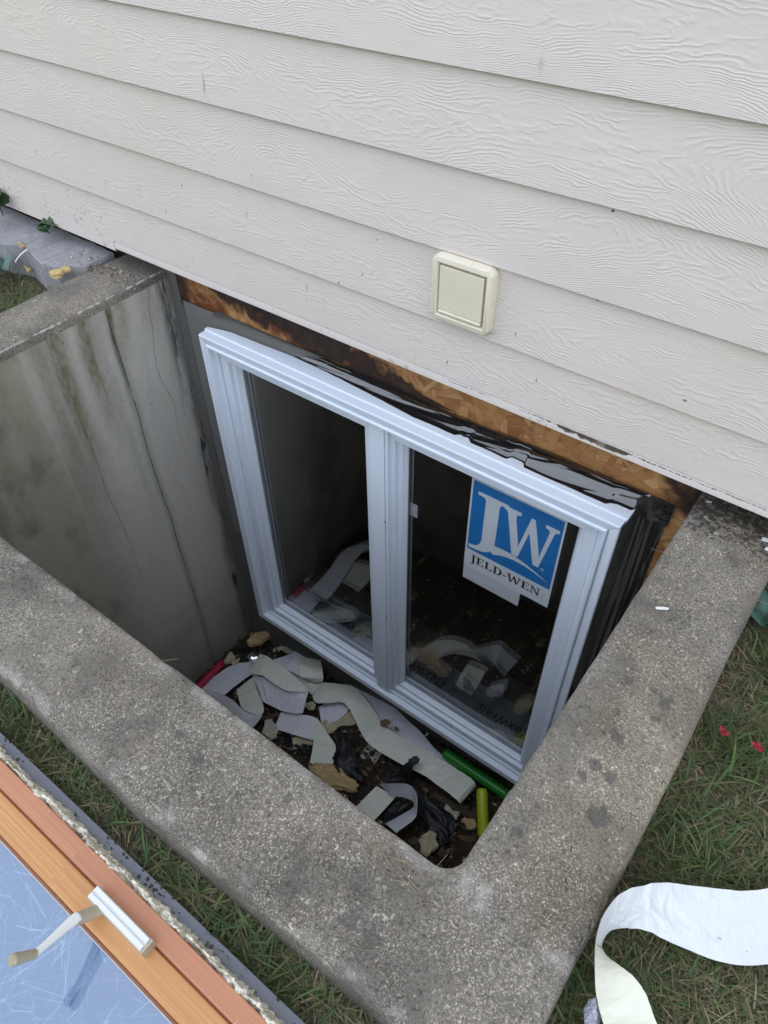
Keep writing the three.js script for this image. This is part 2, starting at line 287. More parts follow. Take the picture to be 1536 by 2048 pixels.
// ------------------------------------------------------------------ ground
{
  const s = new THREE.Shape(); const A = [[-90, -90], [90, -90], [90, 90], [-90, 90]];
  A.forEach(([x, z], i) => i ? s.lineTo(x, z) : s.moveTo(x, z));
  const hole = new THREE.Path(); // the house and the well
  [[-2.6, -1.3], [3.9, -1.3], [3.9, 2.6], [-2.6, 2.6]].forEach(([x, z], i) => i ? hole.lineTo(x, z) : hole.moveTo(x, z));
  const hole2 = new THREE.Path();
  s.holes = [hole];
  const mk = (shape, y, k) => { const g = new THREE.ShapeGeometry(shape).rotateX(Math.PI / 2); const p = g.attributes.position, uv = g.attributes.uv; for (let i = 0; i < p.count; i++) { p.setY(i, y); uv.setXY(i, p.getX(i) / k, p.getZ(i) / k); } g.setIndex([...g.index.array].reverse()); g.computeVertexNormals(); return g; };
  // far lawn: the hole also takes the house, whose cellar goes below the ground
  const far = new THREE.Shape(); [[-90, -90], [90, -90], [90, 90], [-90, 90]].forEach(([x, z], i) => i ? far.lineTo(x, z) : far.moveTo(x, z));
  const hp = new THREE.Path(); [[-6.1, -8.1], [8.1, -8.1], [8.1, -0.06], [3.9, -0.06], [3.9, 2.6], [-2.6, 2.6], [-2.6, -0.06], [-6.1, -0.06]].forEach(([x, z], i) => i ? hp.lineTo(x, z) : hp.moveTo(x, z));
  far.holes = [hp];
  const near = new THREE.Shape(); [[-2.6, -0.06], [-0.41, -0.06], [-0.41, 1.05], [1.63, 1.05], [1.63, -0.06], [3.9, -0.06], [3.9, 2.6], [-2.6, 2.6]].forEach(([x, z], i) => i ? near.lineTo(x, z) : near.moveTo(x, z));
  tag(obj('lawn_ground', mk(far, YG, 3), M.lawn), 'green lawn stretching away from the house', null, null, 'structure');
  tag(obj('soil_ground', mk(near, YG, 2), M.soil), 'brown thatch and soil under the lawn around the window well', null, null, 'structure');
}

// ------------------------------------------------------------------ house
const house = thing('house', 'house wall of white wood-grain lap siding above the sunken window', 'house');
{
  const walls = [];
  walls.push(box(-6, 0.02, -2.6, 5.6, -0.35, ZB - 0.012), box(1.322, 8, -2.6, 5.6, -0.35, ZB - 0.012), box(0.02, 1.322, -0.178, 5.6, -0.35, ZB - 0.012), box(0.02, 1.322, -2.6, -1.525, -0.35, ZB - 0.012));
  walls.push(box(-6, -5.8, -2.6, 5.6, -8, -0.35), box(7.8, 8, -2.6, 5.6, -8, -0.35), box(-5.8, 7.8, -2.6, 5.6, -8, -7.8));
  obj('wall', walls, M.dark, house);
  obj('floor', box(-5.8, 7.8, -2.6, -2.45, -7.8, -0.35), M.darker, house);
  obj('ceiling', box(-5.8, 7.8, -0.05, 0.15, -7.8, -0.35), M.darker, house);
  const rs = new THREE.Shape(); rs.moveTo(0.35, 5.6); rs.lineTo(-4.05, 7.6); rs.lineTo(-8.4, 5.6); rs.lineTo(0.35, 5.6);
  const rg = new THREE.ExtrudeGeometry(rs, { depth: 14.6, bevelEnabled: false }); rg.rotateY(-Math.PI / 2); rg.scale(1, 1, 1);
  { const p = rg.attributes.position; for (let i = 0; i < p.count; i++) { const x = p.getX(i), z = p.getZ(i); p.setXYZ(i, x + 8.3, p.getY(i), z); } rg.computeVertexNormals(); }
  obj('roof', rg, M.roof, house);
  // sheathing: a strip over the window and one right of it
  const osb = (x0, x1, y0, y1, z) => { const g = box(x0, x1, y0, y1, z - 0.011, z), p = g.attributes.position, uv = g.attributes.uv; for (let i = 0; i < p.count; i++) uv.setXY(i, (p.getX(i) + 0.3) / 2, (p.getY(i) + 0.6) / 0.7); return g; };
  obj('sheathing_panel', osb(-0.19, 1.62, -0.165, 0.095, ZB), M.osb, house);
  obj('sheathing_panel', osb(1.36, 1.62, -0.6, -0.168, ZB), M.osb, house);
  // foundation face below the boards
  obj('foundation_wall', [box(-0.4, -0.193, -2.1, 0.02, ZB - 0.011, ZB + 0.002), box(-0.192, 0.0, -2.1, -0.168, ZB - 0.011, ZB + 0.004), box(0.001, 1.343, -2.1, -1.535, ZB - 0.011, ZB + 0.001), box(1.344, 1.62, -2.1, -0.602, ZB - 0.011, ZB - 0.001)], std({ color: lin(0.15, 0.147, 0.14), bumpMap: sideBump, bumpScale: 0.006, roughness: 0.85 }), house);

  // lap boards
  const e = 0.165, bots = [0.032]; for (let k = 1; k < 34; k++) bots.push(k * e);
  function board(x0, x1, yb, top, k) {
    const h = top - yb, prof = [[-0.0125, yb + 0.0004], [-0.0007, yb], [0, yb + 0.0007], [-0.0002, yb + 0.004]];
    const n = 5; for (let i = 1; i <= n; i++) { const t = i / n; prof.push([-0.0002 - 0.0130 * (h * t) / e, yb + 0.004 + (h + 0.020) * t]); }
    prof.push([-0.026, top + 0.022]);
    const g = grid(Math.ceil((x1 - x0) / 0.25), prof.length - 1, (a, b, i, j) => { const x = lerp(x0, x1, a), q = prof[j], sag = (x > -2.5 && x < 3.5) ? 0.0016 * (vn(x * 1.3, k * 3.7, 5) - 0.5) : 0; return [x, q[1] + sag, q[0], 0, 0]; }, true);
    const p = g.attributes.position, uv = g.attributes.uv, uv1 = new Float32Array(p.count * 2), band = (k * 3 + 1) % 4;
    for (let i = 0; i < p.count; i++) { const x = p.getX(i), y = p.getY(i); uv.setXY(i, x / 1.64 + k * 0.377, (band + clamp((y - yb) / 0.205, 0.01, 0.98)) / 4); uv1[2 * i] = (x + 1.6) / 4; uv1[2 * i + 1] = (y + 0.05) / 1.6; }
    g.setAttribute('uv1', new THREE.BufferAttribute(uv1, 2));
    return toCreasedNormals(g, 0.3);
  }
  obj('siding_board', board(-6, -0.338, 0.0, e, 0), M.siding, house);
  obj('siding_board', board(-0.336, 8, 0.032, e, 0), M.siding, house);
  for (let k = 1; k < 34; k++) obj('siding_board', board(-6, 8, bots[k], (k + 1) * e, k), M.siding, house);
  // starter strip under the lowest board, bent here and there
  const strip = grid(160, 4, (a, b, i, j) => { const x = lerp(-0.335, 2.2, a), w = 0.004 * (fbm(x * 3, 1, 9, 3) - 0.5) + 0.007 * ss(1.25, 1.5, x) * (vn(x * 5, 2, 3) - 0.2), pr = [[-0.010, 0.034], [-0.002, 0.028], [-0.0012, 0.0265], [0.0015, 0.0105 + w], [-0.004, 0.0085 + w]][j]; return [x, pr[1], pr[0] + (j > 2 ? w * 0.6 : 0)]; }, true);
  const stripTex = colorMap(2048, 64, (u, v, c) => { const x = -0.335 + 2.535 * u, n = fbm(x * 34, 0.5, 7, 4), wide = 0.03 + 0.16 * ss(1.10, 1.17, x) * ss(1.36, 1.27, x) * ss(0.35, 0.6, n), chip = ss(wide, wide * 0.6, Math.abs(v - 0.53 - 0.05 * (n - 0.5)) + 0.03 * vn(x * 300, v * 20, 9)) * ss(0.2, 0.45, ss(0.7, 1.0, x) * fbm(x * 16, 2, 12, 3) + 0.25 * ss(1.05, 1.2, x)); const d = 0.5 * ss(0.74, 0.86, fbm(x * 60, v * 3, 17, 3)); c[0] = lerp(0.63, 0.07, clamp(chip + d * 0.5)); c[1] = lerp(0.575, 0.05, clamp(chip + d * 0.5)); c[2] = lerp(0.54, 0.035, clamp(chip + d * 0.5)); }, THREE.ClampToEdgeWrapping);
  obj('starter_strip', toCreasedNormals(strip, 0.7), std({ map: stripTex, roughness: 0.55 }), house);
}

// tall conifer hedge closing the lawn opposite the house, outside the picture: it takes the low sky away
{
  const t = thing('hedge', 'tall dark green conifer hedge across the lawn facing the house', 'hedge', [0, YG, 11]);
  const r = rng(31), g = grid(140, 24, (a, b) => { const x = lerp(-16, 18, a), y = 3.7 * (1 - Math.pow(1 - b, 1)) + 0.5 * (fbm(x * 1.1, 3, 5, 3) - 0.5) * b; const d = 0.7 * Math.pow(b, 3) - 0.5 * (fbm(x * 1.6, b * 7, 7, 4) - 0.5); return [x, y, d]; });
  const back = grid(140, 2, (a, b) => { const x = lerp(-16, 18, a), y = 3.7 + 0.5 * (fbm(x * 1.1, 3, 5, 3) - 0.5); return [x, b < 0.6 ? y : 0, b < 0.1 ? 0.7 : 1.5]; });
  obj('foliage', [g, back], std({ color: lin(0.03, 0.05, 0.02), roughness: 1 }), t);
}
// ------------------------------------------------------------------ window well
const well = thing('window_well', 'weathered grey concrete window well walls around the new window', 'window well');
{
  const TL = 0.1915, ot = (x) => { const k = [[-0.5, 1.062], [0.3, 1.06], [0.66, 1.0605], [0.85, 1.0667], [1.01, 1.073], [1.2, 1.0685], [1.33, 1.0616], [1.455, 1.059], [1.7, 1.057]]; for (let i = 1; i < k.length; i++) if (x <= k[i][0]) return lerp(k[i - 1][1], k[i][1], (x - k[i - 1][0]) / (k[i][0] - k[i - 1][0])); return 1.057; };
  const or = (z) => { const k = [[-0.2, 1.645], [0.086, 1.6447], [0.275, 1.6425], [0.52, 1.6462], [0.656, 1.645], [0.77, 1.6442], [0.875, 1.641], [1.2, 1.643]]; for (let i = 1; i < k.length; i++) if (z <= k[i][0]) return lerp(k[i - 1][1], k[i][1], (z - k[i - 1][0]) / (k[i][0] - k[i - 1][0])); return 1.643; };
  const RC = 0.033, st = [[], [], []];
  for (let i = 0; i <= 80; i++) { const z = lerp(ZB + 0.003, ZF - RC, i / 80); st[0].push([XL, z, XL - TL, lerp(z, z < 0.7 ? z : z, 1)]); }
  for (let i = 1; i <= 8; i++) { const a = i / 16 * Math.PI / 2; st[0].push([XL + RC * (1 - Math.cos(a)), ZF - RC + RC * Math.sin(a), XL - TL, lerp(ZF - RC, 1.062, i / 8)]); }
  const ic = st[0][st[0].length - 1]; st[1].push([...ic]);
  for (let i = 1; i <= 8; i++) { const a = (8 + i) / 16 * Math.PI / 2, x = lerp(XL - TL, XL + RC, i / 8); st[1].push([XL + RC * (1 - Math.cos(a)), ZF - RC + RC * Math.sin(a), x, ot(x)]); }
  for (let i = 1; i <= 160; i++) { const x = lerp(XL + RC, XR - RC, i / 160); st[1].push([x, ZF, x, ot(x)]); }
  for (let i = 1; i <= 8; i++) { const a = i / 16 * Math.PI / 2, x = lerp(XR - RC, 1.643, i / 8); st[1].push([XR - RC + RC * Math.sin(a), ZF - RC + RC * Math.cos(a), x, ot(x)]); }
  st[2].push([...st[1][st[1].length - 1]]);
  for (let i = 1; i <= 8; i++) { const a = (8 + i) / 16 * Math.PI / 2, z = lerp(1.057, ZF - RC, i / 8); st[2].push([XR - RC + RC * Math.sin(a), ZF - RC + RC * Math.cos(a), or(z), z]); }
  for (let i = 1; i <= 85; i++) { const z = lerp(ZF - RC, ZB + 0.003, i / 85); st[2].push([XR, z, or(z), z]); }
  const NT = 14;
  ['side_wall', 'front_wall', 'side_wall'].forEach((name, w) => {
    const S = st[w], jit = (x, z, s) => 0.0036 * (fbm(x * 22, z * 22, s, 3) - 0.5) + 0.0055 * -ss(0.66, 0.85, fbm(x * 13, z * 13, s + 5, 3));
    const sec = (q, j) => {                                      // j: 0..3 inner edge, then the top, then the outer edge and face
      const [ix, iz, ox, oz] = q, L = Math.hypot(ox - ix, oz - iz), nx = (ox - ix) / L, nz = (oz - iz) / L;
      const ji = -jit(ix, iz, 3), jo = -jit(ox, oz, 33);
      let off, y;
      if (j < 4) { [off, y] = [[0, -0.030], [0.0012 + ji * 0.6, -0.013], [0.0042 + ji, -0.0042], [0.0135 + ji * 0.7, 0]][j]; }
      else if (j < 4 + NT) { const t = (j - 3) / (NT + 1); off = lerp(0.0135, L - 0.0135, t); y = 0; }
      else { const k = j - 4 - NT; [off, y] = [[L - 0.0135 - jo * 0.7, 0], [L - 0.0042 - jo, -0.0042], [L - 0.001 - jo * 0.6, -0.013], [L, -0.030], [L, -0.12], [L, -0.6]][k]; }
      const x = ix + nx * off, z = iz + nz * off;
      if (y > -0.01) y += 0.0042 * (fbm(x * 9, z * 9, 71, 4) - 0.5);
      const un = j < 4 ? off + y : (j >= 4 + NT ? L + (L - off) - (L - off) * 2 - y : off);
      return [x, YT + y, z, (ix + nx * un + 0.5) / 2.3, (iz + nz * un + 0.15) / 1.3];
    };
    const nj = 4 + NT + 6 - 1;
    const top = grid(S.length - 1, nj, (a, b, i, j) => sec(S[i], j), true);
    const inner = grid(S.length - 1, 20, (a, b, i, j) => { const q = sec(S[i], 0), y = lerp(-2.1, q[1], b), uz = w === 0 ? q[2] : w === 1 ? 0.9 - q[0] * 0.5 : q[2]; return [q[0], y, q[2], uz + 0.1, (y + 2.1) / 2.04]; }, true);
    const m = obj(name, withGroups([top, inner]), [M.conc, M.concSide], well);
  });
}
// dirt at the bottom of the well
{
  const g = grid(90, 56, (a, b) => { const x = lerp(XL - 0.05, XR + 0.05, a), z = lerp(-0.1, ZF + 0.05, b); return [x, floorY(x) + 0.035 * (fbm(x * 9, z * 9, 3, 4) - 0.5), z, x / 0.8, z / 0.8]; }, true);
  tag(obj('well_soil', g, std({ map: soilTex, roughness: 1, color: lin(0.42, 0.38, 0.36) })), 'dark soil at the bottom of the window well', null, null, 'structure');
}

// ------------------------------------------------------------------ the new window
const win = thing('new_window', 'new white vinyl double casement window set in the concrete well', 'window');
// four mitred sides of a rectangular frame from a profile of [inset, z]
function mitred(x0, x1, y0, y1, prof) {
  const sides = []; const C = d => [[x0 + d, y0 + d], [x1 - d, y0 + d], [x1 - d, y1 - d], [x0 + d, y1 - d]];
  for (let s = 0; s < 4; s++) {
    const p = [], uv = [];
    for (let i = 0; i + 1 < prof.length; i++) {
      const [d0, z0] = prof[i], [d1, z1] = prof[i + 1], a0 = C(d0)[s], b0 = C(d0)[(s + 1) % 4], a1 = C(d1)[s], b1 = C(d1)[(s + 1) % 4];
      const q = [[...a0, z0], [...b0, z0], [...b1, z1], [...a1, z1]];
      const t = 0.00035, sh = (v, o) => { const w = [...v]; if (s % 2 === 0) w[0] += o; else w[1] += o; return w; }; // hairline at the mitre
      const dir = s === 0 || s === 1 ? 1 : -1; q[0] = sh(q[0], dir * t); q[3] = sh(q[3], dir * t); q[1] = sh(q[1], -dir * t); q[2] = sh(q[2], -dir * t);
      for (const k of [0, 1, 2, 0, 2, 3]) { p.push(...q[k]); uv.push(0, 0); }
    }
    const g = new THREE.BufferGeometry(); g.setAttribute('position', new THREE.Float32BufferAttribute(p, 3)); g.setAttribute('uv', new THREE.Float32BufferAttribute(uv, 2)); g.computeVertexNormals(); sides.push(g);
  }
  return sides;
}
{
  const FP = [[-0.0035, -0.088], [-0.0035, -0.012], [-0.0025, -0.0105], [0, -0.010], [0, 0.0155], [0.0012, 0.0188], [0.004, 0.02], [0.021, 0.017], [0.0225, 0.015], [0.0232, 0.010], [0.0252, 0.010], [0.026, 0.0185], [0.0275, 0.0218], [0.0325, 0.0222], [0.0345, 0.0205], [0.0355, 0.0025], [0.0372, 0.001], [0.0465, 0.0005], [0.048, -0.001], [0.0485, -0.03], [0.06, -0.088]];
  mitred(WX0, WX1, WY0, WY1, FP).forEach((g, i) => obj(['frame_sill', 'frame_jamb', 'frame_head', 'frame_jamb'][i], g, M.vinyl, win));
  const SP = [[0, -0.03], [0, -0.0085], [0.001, -0.007], [0.0025, -0.0062], [0.029, -0.0062], [0.0305, -0.0072], [0.0315, -0.010], [0.0325, -0.0195], [0.0335, -0.0205], [0.0445, -0.0212], [0.046, -0.0225], [0.0475, -0.026], [0.054, -0.0355], [0.0545, -0.0385], [0.056, -0.062]];
  for (const [x0, x1] of [[0.0495, 0.641], [0.679, 1.2935]]) {
    const sash = obj('sash', mitred(x0, x1, WY0 + 0.0495, WY1 - 0.0495, SP), M.vinyl, win);
    const a = x0 + 0.0515, b = x1 - 0.0515, c = WY0 + 0.101, d = WY1 - 0.101;
    for (const z of [-0.0385, -0.0535]) obj('glass_pane', new THREE.PlaneGeometry(b - a, d - c).translate((a + b) / 2, (c + d) / 2, z), M.glass, sash);
    const sp = mitred(a - 0.001, b + 0.001, c - 0.001, d + 0.001, [[0, -0.053], [0.005, -0.053], [0.007, -0.0525], [0.007, -0.0395], [0.0, -0.0392]]);
    obj('glazing_spacer', sp, std({ color: lin(0.16, 0.17, 0.18), roughness: 0.35, metalness: 0.4 }), sash);
  }
  obj('mullion', [rbox(0.6335, 0.6835, WY0 + 0.034, WY1 - 0.034, -0.085, 0.0085, 0.002), rbox(0.6855, 0.6955, WY0 + 0.034, WY1 - 0.034, -0.085, 0.0070, 0.0015)], M.vinyl, win);
  for (const [x, y] of [[0.6905, -1.02], [0.6905, -0.55]]) obj('screw_plug', new THREE.CylinderGeometry(0.0022, 0.0022, 0.0012, 12).rotateX(Math.PI / 2).translate(x - 0.012 + 0.0055, y, 0.0090), M.seal, win);
  for (const x of [0.30, 0.36, 0.96, 1.02]) obj('weep_slot', rbox(x, x + 0.014, WY0 + 0.062, WY0 + 0.0655, -0.0066, -0.0058, 0.0003), M.seal, win);
  // rough opening lining seen through the glass
  const sillTape = canvasMap(2048, 256, (g, w, h) => {
    g.fillStyle = '#6a6e72'; g.fillRect(0, 0, w, h); g.fillStyle = '#24272a'; g.font = 'bold 84px sans-serif'; g.textBaseline = 'middle';
    g.save(); g.translate(w / 2, h / 2); g.rotate(Math.PI); g.translate(-w / 2, -h / 2);
    for (let k = 0; k < 3; k++) g.fillText('FlexWrap', 90 + k * 640, h * 0.42);
    g.restore();
  });
  obj('sill_tape', grid(1, 1, (a, b) => [lerp(0.06, 1.28, a), -1.513, lerp(-0.092, -0.245, b), a, b], true), std({ map: sillTape, roughness: 0.45 }), win);
  // head flashing of black self-adhesive sheet, dressed down over the back of the frame
  const crest = (x, t, k) => Math.pow(1 - Math.abs(2 * fbm(x * 3.2 + t * 1.2, t * 1.9 + x * 1.6, k, 2) - 1), 4);
  const wr = (x, t) => 0.004 * (fbm(x * 3.5, t * 5 + x * 4, 21, 3) - 0.5) + (0.006 * ss(0.15, 0.6, x) + 0.004 * ss(0.85, 1.1, x)) * (crest(x * 0.8, t, 27) + 0.5 * crest(x * 1.9 + 5, t * 1.2, 29)) * Math.sin(t * Math.PI * 0.9);
  const headAt = (x0, x1, up) => (a, b) => {
    const x = lerp(x0, x1 - (x1 < 1 ? 0.10 * b + 0.02 * fbm(b * 6, 1, 3, 3) : 0), a), kz = [[-0.05, .024], [0.0, .024], [0.08, .044], [0.3, .055], [0.5, .052], [0.63, .040], [0.75, .028], [0.98, .030], [1.15, .026], [1.3, .028], [1.5, .028]], end = (() => { for (let i = 1; i < kz.length; i++) if (x <= kz[i][0]) return -lerp(kz[i - 1][1], kz[i][1], (x - kz[i - 1][0]) / (kz[i][0] - kz[i - 1][0])); return -0.028; })() - 0.006 * (fbm(x * 9, 0.2, 31, 3) - 0.5) - 0.014 * ss(0.60, 0.75, fbm(x * 17, 0.7, 33, 3));
    const edgeY = -0.140 + 0.012 * ss(0.75, 1.25, x) + 0.004 * (fbm(x * 8, 3, 35, 3) - 0.5) + 0.001 * vn(x * 120, 1, 36);
    // from the wall (t=0) forward to the frame (t=1)
    const over = x > WX1 + 0.002 || x < -0.002;
    const t = b, z = lerp(ZB + 0.0035, end, Math.pow(t, 1.0)), hump = Math.sin(Math.PI * Math.min(1, t * 1.05)) * 0.006;
    let y = lerp(edgeY, WY1 + 0.002, ss(0, 1, t)) + hump * (1 - t) + Math.abs(wr(x, t)) * (1 - t * 0.7), zz = z + (t < 0.3 ? 0.002 * vn(x * 15, t * 6, 38) : 0);
    if (x > WX1 - 0.004) { const k = ss(WX1 - 0.004, WX1 + 0.03, x); y = lerp(y, edgeY - 0.065 * t, k); zz = lerp(zz, ZB + 0.004 + 0.012 * (1 - ss(0, 0.07, x - WX1)) * t + 0.003 * vn(x * 60, t * 8, 39), k); }
    return [x, y + up, zz];
  };
  const head = shell(300, 44, headAt(0.27, 1.418, 0), 0.0009), headLeft = shell(90, 24, headAt(-0.02, 0.42, 0.0014), 0.0009);
  M.tape = phys({ color: lin(0.012, 0.012, 0.013), roughness: 0.14, ior: 1.8, clearcoat: 1, clearcoatRoughness: 0.04 });
  obj('head_flashing', mergeGeometries(head), M.tape, win);
  obj('head_flashing', mergeGeometries(headLeft), std({ color: lin(0.115, 0.114, 0.108), roughness: 0.55 }), win).userData.label = 'dull grey flashing sheet at the left end';
  // the same sheet down the right side: return against the frame and face on the wall
  const side = shell(40, 150, (a, b) => {
    const y = lerp(-0.160, -1.62, b), f = 0.0035 * (fbm(y * 5, a * 6, 51, 3) - 0.5) * 2, edge = 1.412 + 0.006 * (fbm(y * 6, 1, 53, 3) - 0.5) + 0.03 * ss(-0.3, -1.4, y) * 0;
    const k = a / 0.42;
    if (a < 0.42) { const z = lerp(0.014, ZB + 0.012, k); return [WX1 + 0.0025 + 0.006 * ss(0.2, 1, k) * fbm(y * 4, k * 3, 55, 3) + Math.abs(f) * Math.sin(k * Math.PI), y, z + 0.002 * (vn(y * 14, 2, 56) - 0.5)]; }
    const q = (a - 0.42) / 0.58, fold = 0.0045 * (1 - q) * Math.pow(1 - Math.abs(2 * fbm(y * 1.5 + q * 2.2, q * 5, 57, 3) - 1), 2);
    return [lerp(WX1 + 0.007, edge, q), y, ZB + 0.004 + fold + 0.008 * Math.pow(1 - q, 3) + Math.abs(f) * 0.5];
  }, 0.0009);
  obj('side_flashing', mergeGeometries(side), M.tape, win);
  // grey membrane patch on the foundation at the left corner
  const mem = shell(30, 40, (a, b) => { const x = lerp(-0.172, -0.004, a), y = lerp(-0.146 + 0.003 * vn(a * 8, 1, 5), -1.2, b); return [x, y, ZB + 0.0075 + 0.003 * fbm(x * 20, y * 14, 61, 3)]; }, 0.001);
  obj('corner_membrane', mergeGeometries(mem), std({ color: lin(0.19, 0.19, 0.185), roughness: 0.6 }), win);
}

// ------------------------------------------------------------------ sticker on the pane
{
  const t = thing('window_sticker', 'blue and white maker sticker with JW letters on the right pane', 'sticker', [0, 0, -0.0475]);
  const tex = canvasMap(1024, 1280, (g, w, h) => {
    g.fillStyle = '#dfe3ea'; g.fillRect(0, 0, w, h);
    const bh = 985; g.fillStyle = '#1a78c0'; g.fillRect(22, 18, w - 44, bh);
    g.fillStyle = '#dfe3ea'; g.textBaseline = 'alphabetic';
    g.font = 'bold 660px serif'; const jw = g.measureText('J').width; g.save(); g.translate(75, 760); g.scale(365 / jw, 1.32); g.fillText('J', 0, 0); g.restore();
    const ww = g.measureText('W').width; g.save(); g.translate(385, 770); g.scale(590 / ww, 1.30); g.fillText('W', 0, 0); g.restore();
    g.beginPath(); g.moveTo(225, 815); g.quadraticCurveTo(500, 680, 985, 930); g.quadraticCurveTo(560, 760, 330, 915); g.closePath(); g.fill();
    g.font = 'bold 54px serif'; g.fillText('®', 860, 790);
    g.fillStyle = '#15171c'; g.font = 'bold 150px serif'; const m = g.measureText('JELD-WEN').width; g.save(); g.translate(85, 1180); g.scale(830 / m, 1.05); g.fillText('JELD-WEN', 0, 0); g.restore();
    g.fillRect(935, 1165, 10, 10);
  });
  obj('printed_sheet', grid(6, 6, (a, b) => [lerp(0.930, 1.204, a), lerp(-0.622, -0.279, b), 0.0004 * Math.sin(a * 6), a, b]), std({ map: tex, roughness: 0.4 }), t);
  obj('backing_strip', grid(12, 4, (a, b) => [lerp(0.930, 1.118, a), lerp(-0.682, -0.617, b), -0.0015 + 0.0012 * (fbm(a * 5, b * 4, 3, 3) - 0.5)]), std({ color: lin(0.66, 0.68, 0.72), roughness: 0.45 }), t);
  single('paper_tag', grid(2, 2, (a, b) => [lerp(0.735, 0.762, a), lerp(-0.535, -0.482, b), -0.0475]), std({ color: lin(0.45, 0.46, 0.5), roughness: 0.5 }), 'small pale paper tag at the left edge of the right pane', 'tag');
}

// ------------------------------------------------------------------ vent cover
{
  const t = thing('vent_cover', 'cream plastic square wall cover on the white siding', 'vent cover', [0.894, 0.2545, -0.004]);
  const rs = (w, h, r) => { const s = new THREE.Shape(), x = w / 2, y = h / 2; s.moveTo(-x + r, -y); s.lineTo(x - r, -y); s.quadraticCurveTo(x, -y, x, -y + r); s.lineTo(x, y - r); s.quadraticCurveTo(x, y, x - r, y); s.lineTo(-x + r, y); s.quadraticCurveTo(-x, y, -x, y - r); s.lineTo(-x, -y + r); s.quadraticCurveTo(-x, -y, -x + r, -y); return s; };
  const frame = rs(0.136, 0.137, 0.017), hole = new THREE.Path(); [[-0.0615, -0.063], [0.0615, -0.063], [0.0615, 0.0605], [-0.0615, 0.0605]].forEach(([x, y], i) => i ? hole.lineTo(x, y) : hole.moveTo(x, y)); frame.holes.push(hole);
  const creamTex = colorMap(512, 512, (u, v, c) => { const k = 1 - 0.45 * ss(0.72, 0.9, vn(u * 60, v * 70, 4)) * ss(0.5, 0.7, fbm(u * 5, v * 5, 6, 3)), m = 0.97 + 0.06 * (fbm(u * 4, v * 4, 8, 3) - 0.5); c[0] = 0.80 * m * lerp(k, 1, 0.6); c[1] = 0.735 * m * lerp(k, 1, 0.6); c[2] = 0.595 * m * lerp(k, 1, 0.5); }, THREE.MirroredRepeatWrapping);
  M.cream = phys({ map: creamTex, roughness: 0.38 });
  const sc = g => { const p = g.attributes.position, uv = g.attributes.uv; for (let i = 0; i < p.count; i++) uv.setXY(i, p.getX(i) / 0.15 + 0.5, p.getY(i) / 0.15 + 0.5); return g; };
  obj('cover_frame', toCreasedNormals(sc(new THREE.ExtrudeGeometry(frame, { depth: 0.014, bevelEnabled: true, bevelSize: 0.0055, bevelThickness: 0.009, bevelSegments: 5, curveSegments: 10 })), 0.7), M.cream, t);
  obj('flap', [sc(rbox(-0.0525, 0.0525, -0.046, 0.0515, 0.006, 0.0215, 0.0012)), sc(rbox(-0.0525, 0.0525, -0.0545, -0.047, 0.006, 0.0235, 0.003, 3))], M.cream, t);
  obj('back_plate', box(-0.06, 0.06, -0.06, 0.06, 0.0, 0.006), std({ color: lin(0.2, 0.18, 0.12) }), t);
}

// ------------------------------------------------------------------ paper ribbons in the well
const paperBump = grayMap(512, 512, (u, v) => { const a = fbm(u * 5, v * 5, 3, 4), b = 1 - Math.abs(2 * fbm(u * 7, v * 4, 9, 4) - 1); return 0.4 + 0.3 * a + 0.5 * b * b * b; }, THREE.MirroredRepeatWrapping);
M.paperCream = phys({ color: lin(0.76, 0.77, 0.68), roughness: 0.42, bumpMap: paperBump, bumpScale: 0.005 });
M.paperLilac = phys({ color: lin(0.76, 0.765, 0.83), roughness: 0.5, bumpMap: paperBump, bumpScale: 0.006 });
M.paperEdge = std({ color: lin(0.2, 0.2, 0.2) });
// rows of [point on one edge, point on the other]; faceUp says which side of the liner is seen
function ribbon(name, rows, up, label, cat, group, n = 12, wave = 0.006) {
  const A = new THREE.CatmullRomCurve3(rows.map(r => r[0]), false, 'centripetal'), B = new THREE.CatmullRomCurve3(rows.map(r => r[1]), false, 'centripetal');
  const ni = (rows.length - 1) * n, W = rows[0][0].distanceTo(rows[0][1]), s0 = rows[0][0].x * 17 + rows[0][0].z * 31;
  const len = A.getLength(), m = rows.length - 1;
  const f = (a, b) => { const p = A.getPoint(a), q = B.getPoint(a), v = p.lerp(q, b), bow = wave * Math.sin(b * Math.PI) * (vn(a * m * 1.3, s0, 3) - 0.3) + wave * 0.5 * (vn(a * m * 2.1, b * 3 + s0, 5) - 0.5); return [v.x, v.y + bow, v.z, a * len / 0.25 + s0, b * W / 0.25]; };
  let parts = shell(ni, 8, f, 0.0006);
  const nrm = parts[0].attributes.normal; let sy = 0; for (let i = 0; i < nrm.count; i++) sy += nrm.getY(i);
  const [hi, lo] = up === 'cream' ? [M.paperCream, M.paperLilac] : [M.paperLilac, M.paperCream];
  const mats = sy >= 0 ? [hi, lo, M.paperEdge] : [lo, hi, M.paperEdge];
  return single(name, withGroups(parts), mats, label, cat, group);
}
const frA = (x, y) => [390 + x / 5.12, 1220 + y / 5.12], frB = (x, y) => [560 + x / 5.12, 1330 + y / 5.12], frC = (x, y) => [680 + x / 4.267, 1440 + y / 4.267];
